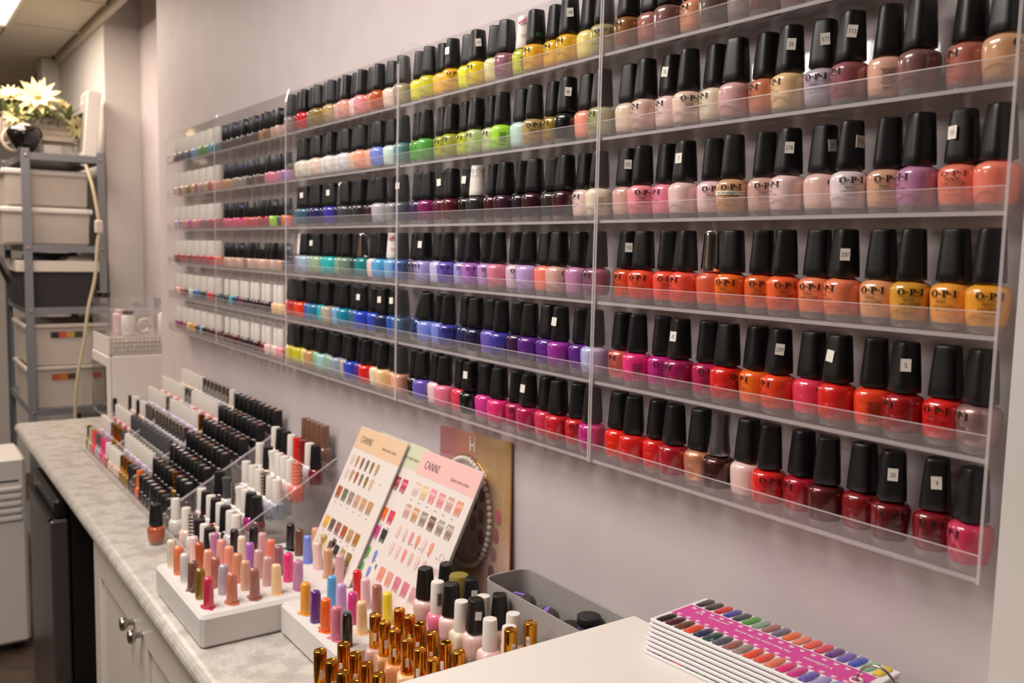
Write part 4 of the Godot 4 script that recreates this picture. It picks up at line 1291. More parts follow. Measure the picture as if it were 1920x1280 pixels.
func swatch_boards() -> void:
	var yb := TOP + 0.0575
	var lean := 0.443
	var b1 := chart(Vector3(-1.169, yb, 0.147), lean, "colour chart with a tan header and brown nail swatches", Color("e2bf9e"), "tan")
	part(b1, "lettering", words("canni", "CANNI", 0.0135, false, false, 0.048), mats["print_black"], Vector3(-0.052, 0.253, 0.0016))
	part(b1, "slogan", words("slo", "Dance your colour", 0.0075, true, false, 0.058), mats["print_grey"], Vector3(0.045, 0.250, 0.0016))
	chart_row(b1, 0.209, -0.078, 0.0215, "pale_peach tan rosy_brown grey_olive khaki_gold tan", false)
	chart_row(b1, 0.180, -0.078, 0.0215, "pale_pink tan rust grey_olive olive_gold peach_beige", false)
	chart_row(b1, 0.140, -0.078, 0.0272, "rust grey_olive taupe nude_tan tan_nude tan", true)
	chart_row(b1, 0.078, -0.078, 0.0272, "amber_yellow dark_taupe rosy_brown rust tan amber", true)
	chart_row(b1, 0.040, -0.078, 0.0272, "cream pale_yellow dark_taupe charcoal beige_gold olive_gold", true)
	var b2 := chart(Vector3(-1.098, yb, 0.1385), lean, "colour chart with a pale green header half hidden between two charts", Color("cfd0b0"), "green")
	chart_row(b2, 0.200, -0.078, 0.0272, ". . dark_teal . crimson rose_red", true)
	chart_row(b2, 0.140, -0.078, 0.0272, ". . . amber_yellow orange red_pink", true)
	chart_row(b2, 0.105, -0.078, 0.0272, ". . . purple magenta_pink charcoal", true)
	chart_row(b2, 0.066, -0.078, 0.0272, ". . . green leaf_green periwinkle", false)
	chart_row(b2, 0.036, -0.078, 0.0272, ". . . green leaf_green periwinkle", false)
	part(b2, "slogan", words("slo", "Dance your colour", 0.0075, true, false, 0.058), mats["print_grey"], Vector3(0.045, 0.250, 0.0016))
	var b3 := chart(Vector3(-0.916, yb, 0.144), lean, "colour chart with a pink header and pink nail swatches", Color("eab9b6"), "pink")
	part(b3, "lettering", words("canni", "CANNI", 0.0135, false, false, 0.048), mats["print_black"], Vector3(-0.052, 0.253, 0.0016))
	part(b3, "slogan", words("slo", "Dance your colour", 0.0075, true, false, 0.058), mats["print_grey"], Vector3(0.045, 0.246, 0.0016))
	chart_row(b3, 0.207, -0.074, 0.0285, "pale_pink peach_cream salmon_pink salmon_pink pink_beige salmon", true)
	chart_row(b3, 0.166, -0.074, 0.0285, "pink_beige tan_nude taupe mocha taupe taupe", true)
	chart_row(b3, 0.128, -0.074, 0.0225, "pale_pink nude_beige salmon_pink salmon pale_pink salmon", false)
	chart_row(b3, 0.097, -0.074, 0.0225, "pale_pink pale_pink salmon_pink nude_pink pale_pink nude_pink", false)
	chart_row(b3, 0.050, -0.074, 0.0285, "salmon peach_pink rose_pink rose_pink dusty_pink apricot", true)
	part(b3, "number_print", words("num", "007", 0.011, false, false, 0.018), mats["print_pink_pale"], Vector3(0.076, 0.100, 0.0016))
	part(b3, "number_ring", torus(0.0058, 0.0066), mats["print_pink_pale"], Vector3(0.076, 0.125, 0.0014), Vector3(PI / 2.0, 0, 0))
	# little grey print under each row of swatches
	for b in [b1, b2, b3]:
		var st := start()
		for y in [0.187, 0.120, 0.060, 0.018]:
			for i in 6:
				add_box(st, Vector3(-0.076 + i * 0.0278, y, 0.0012), Vector3(0.007, 0.0016, 0.0003))
		part(b, "small_print", st.commit(), mats["print_grey_light"])
	pearl_board()


func torus(a: float, b: float) -> TorusMesh:
	var t := TorusMesh.new()
	t.inner_radius = a
	t.outer_radius = b
	t.rings = 24
	t.ring_segments = 8
	return t


func pearl_board() -> void:
	var p := thing("pearl_chart", "rose and gold colour chart with a pearl oval against the wall", "colour chart", Vector3(-0.871, TOP + 0.0575, 0.012))
	p.rotation = Vector3(-0.028, 0.0, 0.045)
	var w := 0.222
	var h := 0.302
	var m := mat("rose_gold_card", Color(1, 1, 1), 0.35)
	m.albedo_texture = rose_gold()
	var st := start()
	var f := [Vector3(-w / 2, 0, 0.0014), Vector3(-w / 2, h, 0.0014), Vector3(w / 2, h, 0.0014), Vector3(w / 2, 0, 0.0014)]
	var uv := [Vector2(0, 1), Vector2(0, 0), Vector2(1, 0), Vector2(1, 1)]
	for i in [0, 1, 2, 0, 2, 3]:
		st.set_normal(Vector3(0, 0, 1))
		st.set_uv(uv[i])
		st.add_vertex(f[i])
	part(p, "printed_face", st.commit(), m)
	part(p, "card", span(Vector3(-w / 2, 0, -0.0012), Vector3(w / 2, h, 0.0013), 0.0004), mat("rose_card_back", Color("c98a72"), 0.5))
	part(p, "inner_card", oval(0.074, 0.088, 0.0012), mat("pale_pink_card", Color("e9cdc6"), 0.5), Vector3(-0.0186, 0.165, 0.0020))
	# the white mark at the top of the card: a letter H with two dots
	var lg := start()
	for s in [-1, 1]:
		add_box(lg, Vector3(s * 0.0065, 0, 0), Vector3(0.0042, 0.019, 0.0004))
		add_box(lg, Vector3(s * 0.0065, 0.0135, 0), Vector3(0.0030, 0.0036, 0.0004))
	add_box(lg, Vector3(0, 0.001, 0), Vector3(0.012, 0.0034, 0.0004))
	part(p, "logo", lg.commit(), mats["print_white"], Vector3(-0.004, 0.280, 0.0018))
	part(p, "small_print", box_mesh(Vector3(0.020, 0.0022, 0.0003)), mats["print_white"], Vector3(-0.004, 0.260, 0.0018))
	var pm := mat("pearl", Color("f1e6d8"), 0.18, 0.0, 0.7)
	var n := 54
	for i in n:
		var a := TAU * i / n
		part(p, "pearl", lathe("pearl", [[0, -0.0047], [0.0024, -0.0041], [0.0041, -0.0024], [0.0047, 0], [0.0041, 0.0024], [0.0024, 0.0041], [0, 0.0047]], 14), pm, Vector3(-0.0186 + cos(a) * 0.078, 0.165 + sin(a) * 0.092, 0.0064))
	part(p, "gold_rim", oval_ring(0.0845, 0.0985), mats["gold_cap"], Vector3(-0.0186, 0.165, 0.0028))
	var cols := "maroon dusty_pink deep_red mauve rosy_brown maroon slate rose_taupe".split(" ")
	for i in 8:
		part(p, "round_swatch", lathe("round_sw", [[0, 0], [0.0085, 0], [0.0082, 0.0012], [0, 0.0016]], 18, 2.0, 1.0, 1.5), polish(cols[i]), Vector3(0.030 - 0.024 * (i % 2), 0.095 + 0.018 * i, 0.0034), Vector3(PI / 2.0, 0, 0))
	for i in 4:
		part(p, "round_swatch", lathe("round_sw", [[0, 0], [0.0085, 0], [0.0082, 0.0012], [0, 0.0016]], 18, 2.0, 1.0, 1.5), polish(["raspberry_pink", "crimson", "rosy_brown", "deep_red"][i]), Vector3(0.078 - 0.006 * i, 0.175 - 0.032 * i, 0.0016), Vector3(PI / 2.0, 0, 0))
	part(p, "plastic_sleeve", span(Vector3(-w / 2 - 0.006, 0.0, 0.0114), Vector3(w / 2 + 0.010, h + 0.004, 0.0118)), mats["sleeve"])


func oval(rx: float, ry: float, d: float) -> ArrayMesh:
	var poly := []
	for i in 40:
		poly.append(Vector2(cos(TAU * i / 40) * rx, sin(TAU * i / 40) * ry))
	return prism(poly, d)


func oval_ring(rx: float, ry: float) -> ArrayMesh:
	var pts := []
	for i in 49:
		pts.append(Vector3(cos(TAU * i / 48) * rx, sin(TAU * i / 48) * ry, 0))
	return tube(pts, 0.0015, 8)


func rose_gold() -> ImageTexture:
	# printed card: rose ink at one side running into brushed gold and, lower down, blush
	var n := FastNoiseLite.new()
	n.seed = 44
	n.frequency = 0.012
	n.fractal_octaves = 4
	var im := Image.create(256, 384, false, Image.FORMAT_RGB8)
	for y in 384:
		for x in 256:
			var u := x / 255.0 + 0.10 * n.get_noise_2d(x, y * 0.35)
			var streak := n.get_noise_2d(x * 5.0, y * 0.5) * 0.5 + 0.5
			var c := Color("b8545c").lerp(Color("c9705c"), smoothstep(0.05, 0.35, u))
			c = c.lerp(Color("b98b45"), smoothstep(0.30, 0.75, u))
			c = c.lerp(Color("d4b071"), streak * 0.5 * smoothstep(0.3, 0.8, u))
			var low := smoothstep(0.42, 0.62, y / 383.0 + 0.08 * n.get_noise_2d(x * 0.5, y))
			c = c.lerp(Color("e3b8a0").lerp(Color("d9a98c"), streak), low)
			im.set_pixel(x, y, c)
	return ImageTexture.create_from_image(im)


# ================================ white box and swatch book =====================================

func storage_box_and_book() -> void:
	var b := thing("storage_box", "large plain white storage box standing on the counter", "storage box", Vector3(0, TOP, 0))
	part(b, "body", span(Vector3(-0.396, 0.0, 0.082), Vector3(0.45, 0.214, 0.415), 0.003), mats["white_plastic"])
	part(b, "lid", span(Vector3(-0.4005, 0.2142, 0.0785), Vector3(0.4545, 0.228, 0.4195), 0.002), mats["white_plastic"])
	# book of nail swatches, opened flat
	var s := thing("swatch_book", "ring-bound book of nail swatches with a bright pink strip", "swatch book", Vector3(-0.322, TOP + 0.2282, 0.040))
	s.rotation.y = 0.088
	var L := 0.236
	var W := 0.096
	for i in 8:
		var off := 0.0005 * (i % 3) - 0.004 * (7 - i) / 7.0
		var y := i * 0.0052
		part(s, "page", span(Vector3(off, y, 0.0), Vector3(L + off, y + 0.0034, W + 0.006 - 0.0006 * i), 0.0006), mat("book_page", Color("efe9ea"), 0.4))
		if i == 0:
			for j in 14:
				var c: String = "maroon brown red_orange navy green slate tan orange red hot_pink violet lavender sky_blue amber_yellow".split(" ")[(j + i * 5) % 14]
				part(s, "nail_edge", span(Vector3(0.012 + j * 0.0152 + off, y + 0.0034, 0.088), Vector3(0.022 + j * 0.0152 + off, y + 0.0046, W + 0.0045), 0.0004), polish(c))
	var top := 7 * 0.0052 + 0.0034
	part(s, "pink_strip", span(Vector3(0.004, top, 0.030), Vector3(L - 0.008, top + 0.0003, 0.066)), mat("strip_pink", Color("d6459a"), 0.45))
	var back := "dark_plum dark_brown bright_red violet_blue dark_slate green sage_green rosy_brown grey_purple orange salmon_orange red_coral red_pink purple violet royal_blue mint yellow".split(" ")
	var front := "black maroon brown red_orange navy dark_teal slate rosy_brown taupe red_orange red_coral salmon_orange hot_pink magenta_pink violet lavender sky_blue mint".split(" ")
	var nail := book_nail()
	for i in 18:
		part(s, "nail_swatch", nail, polish(back[i]), Vector3(0.011 + i * 0.01255, top, 0.0145), Vector3(0, 0, 0))
		part(s, "nail_swatch", nail, polish(front[i]), Vector3(0.011 + i * 0.01255, top, 0.0815), Vector3(0, PI, 0))
	# lettering on the strip reads from the other side of the book
	var up := Vector3(-PI / 2.0, PI, 0)
	part(s, "lettering", words("bk", "LAVA BEAUTY", 0.0032, false, true, 0.026), mats["print_white"], Vector3(0.052, top + 0.0006, 0.044), up)
	part(s, "lettering", words("bk", "The Best Color In The world", 0.0046, false, true, 0.068), mats["print_white"], Vector3(0.112, top + 0.0006, 0.049), up)
	part(s, "lettering", words("bk", "V Collection", 0.0050, false, true, 0.032), mats["print_white"], Vector3(0.176, top + 0.0006, 0.049), up)
	part(s, "lettering", words("bk", "V7", 0.0056, false, true, 0.009), mats["print_white"], Vector3(0.026, top + 0.0006, 0.043), up)
	var codes := start()
	for i in 17:
		for z in [0.0355, 0.0615]:
			add_box(codes, Vector3(0.013 + i * 0.01255, top + 0.0005, z), Vector3(0.0052, 0.0003, 0.0014))
			add_box(codes, Vector3(0.013 + i * 0.01255, top + 0.0005, z + 0.0024), Vector3(0.0040, 0.0003, 0.0010))
	part(s, "code_print", codes.commit(), mats["print_white"])
	var hole := Vector3(L - 0.017, top + 0.0004, 0.052)
	part(s, "ring_eyelet", torus(0.0042, 0.0068), mats["white_plastic"], hole)
	var pts := []
	for i in 33:
		var a := TAU * i / 32
		pts.append(hole + Vector3(0.021 + cos(a) * 0.021, -0.004 + sin(a) * 0.026, 0.002 * sin(a)))
	part(s, "metal_ring", tube(pts, 0.0013, 8), mats["nickel"])


func book_nail() -> ArrayMesh:
	# long domed nail lying in x-z, free edge towards -z
	var st := start()
	var w := 0.0057
	var rows := [[-0.0140, 0.62, 0.0008], [-0.0115, 0.92, 0.0015], [-0.005, 1.0, 0.0022], [0.005, 0.96, 0.0022], [0.0105, 0.86, 0.0017], [0.0136, 0.58, 0.0010]]
	for r in rows.size() - 1:
		for i in 6:
			var p := []
			for q in [[r, i], [r + 1, i], [r + 1, i + 1], [r, i + 1]]:
				var rr: Array = rows[q[0]]
				var u: float = -1.0 + q[1] / 3.0
				p.append(Vector3(u * w * rr[1], 0.0003 + rr[2] * (1.0 - u * u * 0.85), rr[0]))
			quad(st, p[0], p[3], p[2], p[1])
	return st.commit()


# ================================ the far corner ================================================

func far_corner() -> void:
	sterilizer()
	organizer()
	shelving()
	flowers()
	air_unit()


func sterilizer() -> void:
	var o := thing("towel_cabinet", "small white towel cabinet with a dark glass door on the counter", "appliance", Vector3(-3.30, TOP, 0.02))
	part(o, "housing", span(Vector3(-0.15, 0.008, -0.12), Vector3(0.15, 0.252, 0.112), 0.006), mats["white_plastic"])
	part(o, "door_frame", span(Vector3(-0.148, 0.010, 0.1125), Vector3(0.148, 0.250, 0.126), 0.004), mats["white_plastic"])
	part(o, "door_glass", span(Vector3(-0.136, 0.022, 0.1262), Vector3(0.118, 0.212, 0.1300), 0.002), mat("dark_glass", Color("37322f"), 0.08, 0.0, 0.5))
	part(o, "handle", span(Vector3(0.098, 0.070, 0.1302), Vector3(0.128, 0.078, 0.142), 0.002), mats["nickel"])
	part(o, "hinge", span(Vector3(0.1505, 0.03, 0.098), Vector3(0.1535, 0.095, 0.112), 0.001), mats["black_plastic"])
	part(o, "rear_trim", span(Vector3(0.1505, 0.01, -0.1215), Vector3(0.1555, 0.29, -0.112), 0.001), mats["black_plastic"])
	for s in [-1, 1]:
		part(o, "foot", span(Vector3(s * 0.12 - 0.012, 0, -0.10), Vector3(s * 0.12 + 0.012, 0.008, 0.10)), mats["black_plastic"])


func organizer() -> void:
	var y := TOP + 0.2522
	var d := thing("beaded_drawer", "silvery drawer box with a beaded front on the towel cabinet", "drawer box", Vector3(-3.30, y, 0.02))
	part(d, "box", span(Vector3(-0.145, 0.0, -0.105), Vector3(0.135, 0.066, 0.115), 0.003), mat("frosted", Color("cfc6bd"), 0.3))
	part(d, "front_board", span(Vector3(-0.145, 0.0, 0.1153), Vector3(0.143, 0.068, 0.121), 0.001), mats["white_plastic"])
	for i in 15:
		for j in 3:
			part(d, "bead", lathe("bead", [[0, -0.005], [0.0035, -0.0035], [0.005, 0], [0.0035, 0.0035], [0, 0.005]], 10), mat("crystal", Color("ddd6d0"), 0.08, 0.3), Vector3(0.1395, 0.018 + j * 0.016, -0.096 + i * 0.0140), Vector3.ZERO)
	var o := thing("acrylic_organizer", "clear open organizer box of small bottles above the beaded drawer", "organizer", Vector3(-3.30, y + 0.0685, 0.02))
	var w := 0.145
	part(o, "floor_sheet", span(Vector3(-w, 0, -0.11), Vector3(w, 0.004, 0.12)), mats["acrylic_lip"])
	part(o, "front_panel", span(Vector3(w - 0.004, 0.004, -0.11), Vector3(w, 0.100, 0.12)), mats["acrylic_lip"])
	part(o, "rear_panel", span(Vector3(-w, 0.004, -0.11), Vector3(-w + 0.004, 0.130, 0.12)), mats["acrylic_lip"])
	part(o, "side_panel", span(Vector3(-w + 0.004, 0.004, 0.116), Vector3(w - 0.004, 0.120, 0.12)), mats["acrylic_lip"])
	part(o, "side_panel", span(Vector3(-w + 0.004, 0.004, -0.11), Vector3(w - 0.004, 0.130, -0.106)), mats["acrylic_lip"])
	part(o, "divider", span(Vector3(-w + 0.004, 0.004, -0.03), Vector3(w - 0.004, 0.110, -0.027)), mats["acrylic_lip"])
	part(o, "rim", span(Vector3(w - 0.0045, 0.1001, -0.11), Vector3(w + 0.0005, 0.1030, 0.12)), mats["acrylic_edge"])
	var yy := y + 0.0728
	var a := thing("remover_bottle", "white remover bottle with a flat black lid in the organizer", "bottle", Vector3(-3.20, yy, 0.062))
	part(a, "bottle_body", lathe("rem", [[0, 0], [0.022, 0], [0.024, 0.003], [0.024, 0.066], [0.016, 0.076], [0, 0.077]], 24), mats["white_plastic"])
	part(a, "lid", lathe("remlid", [[0, 0.0765], [0.019, 0.0765], [0.0195, 0.078], [0.0195, 0.088], [0, 0.089]], 24), mats["black_plastic"])
	var b := thing("tape_roll", "roll of clear tape lying in the organizer", "tape roll", Vector3(-3.205, yy + 0.030, 0.006))
	b.rotation = Vector3(0, 0.4, 1.35)
	var tm := TorusMesh.new()
	tm.inner_radius = 0.018
	tm.outer_radius = 0.032
	part(b, "roll", tm, mat("tape", Color("d6cdbd"), 0.25))
	var c := thing("cotton_pack", "pink packet behind the white remover bottle", "packet", Vector3(-3.25, yy, 0.082), 0.3)
	part(c, "packet", span(Vector3(-0.02, 0, -0.02), Vector3(0.02, 0.078, 0.02), 0.006), mat("pink_pack", Color("e3c4cb"), 0.5))
	part(c, "packet_flap", span(Vector3(-0.019, 0.0782, -0.010), Vector3(0.019, 0.092, 0.010), 0.004), mat("pink_pack", Color("e3c4cb"), 0.5))
	var e := thing("pump_bottle", "small white pump bottle in the organizer's wall side", "bottle", Vector3(-3.20, yy, -0.066))
	part(e, "bottle_body", lathe("pump", [[0, 0], [0.020, 0], [0.0215, 0.003], [0.0215, 0.070], [0.012, 0.080], [0, 0.081]], 22), mats["white_plastic"])
	part(e, "pump_head", lathe("pumph", [[0, 0.0805], [0.008, 0.0805], [0.008, 0.094], [0.012, 0.096], [0.012, 0.104], [0, 0.105]], 18), mats["cream_plastic"])
	var g := thing("black_card_box", "tiny black box with a gold dot on the organizer rim", "box", Vector3(-3.44, y + 0.0685 + 0.1305, 0.06), 0.9)
	part(g, "box", span(Vector3(-0.022, 0, -0.012), Vector3(0.022, 0.022, 0.012), 0.001), mats["black_plastic"])
	part(g, "gold_dot", lathe("dot", [[0, 0], [0.0048, 0], [0.0048, 0.0006], [0, 0.0006]], 16), mats["gold_cap"], Vector3(0.006, 0.011, 0.012), Vector3(PI / 2.0, 0, 0))
	g.position = Vector3(-3.443, y + 0.1986, 0.10)


func shelving() -> void:
	var x1 := -3.74
	var x0 := -4.46
	var s := thing("metal_shelving", "grey slotted metal shelving unit at the end of the counter", "shelving unit", Vector3(0, 0, 0))
	var m: Material = mats["painted_steel"]
	for x in [x1, x0]:
		for z in [0.030, 0.335]:
			var st := start()
			var dx := -1.0 if x == x1 else 1.0
			var dz := 1.0 if z < 0.1 else -1.0
			add_box(st, Vector3(x, 0.967, z + dz * 0.013), Vector3(0.0025, 1.934, 0.030), 0.0004)
			add_box(st, Vector3(x + dx * 0.015, 0.967, z - dz * 0.0006), Vector3(0.030, 1.934, 0.0025), 0.0004)
			part(s, "post", st.commit(), m)
	for y in [1.905, 1.535, 1.280, 0.860, 0.30]:
		var st := start()
		add_box(st, Vector3((x0 + x1) / 2.0, y + 0.012, 0.1825), Vector3(0.70, 0.003, 0.290))
		for z in [0.036, 0.329]:
			add_box(st, Vector3((x0 + x1) / 2.0, y, z), Vector3(0.70, 0.028, 0.003))
		for x in [x0 + 0.006, x1 - 0.0045]:
			add_box(st, Vector3(x, y, 0.1825), Vector3(0.003, 0.028, 0.290))
		var sh := part(s, "shelf", st.commit(), m)
		for z in [0.045, 0.320]:
			part(sh, "bolt", lathe("bolt", [[0, 0], [0.006, 0], [0.006, 0.002], [0.003, 0.004], [0, 0.004]], 10), mats["nickel"], Vector3(x1 + 0.0014, y, z), Vector3(0, 0, -PI / 2.0))
	# woven white baskets
	basket(Vector3(-4.0, 1.5495, 0.245), 0.42, 0.33, 0.150, "lower woven white basket of the stacked pair on the shelving")
	basket(Vector3(-4.0, 1.7035, 0.238), 0.41, 0.31, 0.150, "upper woven white basket of the stacked pair on the shelving")
	# charcoal fabric bin with a white liner
	var f := thing("fabric_bin", "charcoal fabric bin with a white liner folded over its rim", "storage bin", Vector3(-3.99, 1.2945, 0.205))
	open_bin(f, "fabric_body", 0.46, 0.31, 0.170, 0.006, mat("charcoal_cloth", Color("3a373a"), 0.9), 0.03)
	var lm := mat("liner_cloth", Color("ded5ca"), 0.85)
	var ls := start()
	for z in [-0.158, 0.158]:
		add_box(ls, Vector3(0, 0.168, z), Vector3(0.468, 0.045, 0.006), 0.002)
	for x in [-0.233, 0.233]:
		add_box(ls, Vector3(x, 0.168, 0), Vector3(0.006, 0.045, 0.318), 0.002)
	part(f, "liner", ls.commit(), lm)
	part(f, "handle", tube(smooth_path([Vector3(0.20, 0.09, 0.163), Vector3(0.19, 0.15, 0.190), Vector3(0.10, 0.20, 0.205), Vector3(0.0, 0.15, 0.190), Vector3(-0.02, 0.09, 0.163)]), 0.008), mats["charcoal_cloth"])
	var tl := thing("folded_towel", "white towel piled in the charcoal fabric bin", "towel", Vector3(-3.86, 1.300, 0.13), 0.3)
	part(tl, "fold", span(Vector3(-0.06, 0.0, -0.06), Vector3(0.06, 0.205, 0.06), 0.02), lm)
	var t2 := thing("folded_towel", "blue and white towel standing in the charcoal fabric bin", "towel", Vector3(-4.02, 1.300, 0.20), 0.0)
	part(t2, "fold", span(Vector3(-0.05, 0.0, -0.11), Vector3(0.05, 0.215, 0.11), 0.015), mat("blue_towel", Color("7f8698"), 0.9))
	var t3 := thing("folded_towel", "rust brown cloth in the charcoal fabric bin", "towel", Vector3(-3.86, 1.300, 0.255), 0.0)
	part(t3, "fold", span(Vector3(-0.05, 0.0, -0.055), Vector3(0.05, 0.175, 0.055), 0.02), mat("rust_cloth", Color("8a5233"), 0.9))
	# two white bins with colour labels
	for i in 2:
		var at := Vector3(-3.96, 0.8745 + 0.176 * i, 0.19)
		var b := thing("white_bin", ["white plastic bin with an orange label, under its twin", "white plastic bin with a striped label, stacked on its twin"][i], "storage bin", at, 0.0, "white bins on the shelving")
		open_bin(b, "bin_body", 0.38, 0.29, 0.172, 0.004, mats["cream_plastic"], 0.02)
		var rim := start()
		for z in [-0.150, 0.150]:
			add_box(rim, Vector3(0, 0.166, z), Vector3(0.404, 0.016, 0.010), 0.003)
		for x in [-0.197, 0.197]:
			add_box(rim, Vector3(x, 0.166, 0), Vector3(0.010, 0.016, 0.290), 0.003)
		part(b, "rim", rim.commit(), mats["cream_plastic"])
		var lb := [Color("c4552f"), Color("d07a3a"), Color("5a3a28")] if i == 0 else [Color("2c2c2e"), Color("cc5a38"), Color("d0a04a"), Color("3f4a34")]
		for j in lb.size():
			part(b, "label_stripe", box_mesh(Vector3(0.0012, 0.024, 0.030)), mat("lab%d%d" % [i, j], lb[j], 0.6), Vector3(0.1915, 0.128, 0.040 - j * 0.0302))
	# loose beige cable hanging in front of the shelving
	var c := thing("power_cable", "beige power cable with an inline plug hanging down the shelving", "cable", Vector3.ZERO)
	var path := smooth_path([Vector3(-3.66, 1.876, 0.115), Vector3(-3.62, 1.79, 0.099), Vector3(-3.60, 1.681, 0.086), Vector3(-3.60, 1.617, 0.081), Vector3(-3.60, 1.552, 0.090), Vector3(-3.60, 1.423, 0.101), Vector3(-3.60, 1.293, 0.130), Vector3(-3.60, 1.164, 0.147), Vector3(-3.60, 1.034, 0.172), Vector3(-3.60, 0.90, 0.186), Vector3(-3.60, 0.70, 0.186), Vector3(-3.60, 0.30, 0.180), Vector3(-3.60, 0.006, 0.150)])
	part(c, "cord", tube(path, 0.0065, 10), mat("beige_cord", Color("cdbd9c"), 0.5))
	part(c, "plug", span(Vector3(-3.612, 1.60, 0.068), Vector3(-3.588, 1.655, 0.098), 0.006), mats["cream_plastic"])
	part(c, "hook", tube([Vector3(-3.66, 1.872, 0.115), Vector3(-3.745, 1.880, 0.115)], 0.006, 8), mats["painted_steel"])


func open_bin(o: Node3D, n: String, lx: float, lz: float, h: float, t: float, m: Material, taper: float) -> void:
	# open box, walls narrowing downwards
	var st := start()
	var c := func(k: int, top: bool, inset: float) -> Vector3:
		var sx := [-1, -1, 1, 1][k] as int
		var sz := [-1, 1, 1, -1][k] as int
		var a := 0.0 if top else taper / 2.0
		return Vector3(sx * (lx / 2.0 - a - inset), h if top else (t if inset > 0.0 else 0.0), sz * (lz / 2.0 - a - inset))
	for k in 4:
		var j := (k + 1) % 4
		quad(st, c.call(k, false, 0.0), c.call(k, true, 0.0), c.call(j, true, 0.0), c.call(j, false, 0.0))
		quad(st, c.call(j, false, t), c.call(j, true, t), c.call(k, true, t), c.call(k, false, t))
		quad(st, c.call(k, true, 0.0), c.call(k, true, t), c.call(j, true, t), c.call(j, true, 0.0))
	quad(st, c.call(0, false, t), c.call(3, false, t), c.call(2, false, t), c.call(1, false, t))
	quad(st, c.call(0, false, 0.0), c.call(1, false, 0.0), c.call(2, false, 0.0), c.call(3, false, 0.0))
	part(o, n, st.commit(), m)


func basket(at: Vector3, lx: float, lz: float, h: float, label: String) -> void:
	var o := thing("woven_basket", label, "basket", at, 0.0, "white baskets on the shelving")
	open_bin(o, "basket_body", lx, lz, h, 0.004, mats["cream_plastic"], 0.02)
	var rim := start()
	for s in [-1, 1]:
		add_box(rim, Vector3(0, h - 0.010, s * (lz / 2.0 + 0.004)), Vector3(lx + 0.022, 0.022, 0.012), 0.005)
		add_box(rim, Vector3(s * (lx / 2.0 + 0.004), h - 0.010, 0), Vector3(0.012, 0.022, lz), 0.005)
	part(o, "rim", rim.commit(), mats["white_plastic"])
	var weave := start()
	for i in 38:
		var z := -lz / 2.0 + 0.012 + i * (lz - 0.024) / 37.0
		add_box(weave, Vector3(lx / 2.0 - 0.0025, h / 2.0 - 0.010, z), Vector3(0.004, h - 0.04, 0.0042))
	for j in 12:
		add_box(weave, Vector3(lx / 2.0 - 0.002, 0.012 + j * (h - 0.04) / 11.0, 0), Vector3(0.004, 0.0036, lz - 0.012))
	var wv := part(o, "weave", weave.commit(), mats["cream_plastic"])
	wv.set_meta("kind", "stuff")


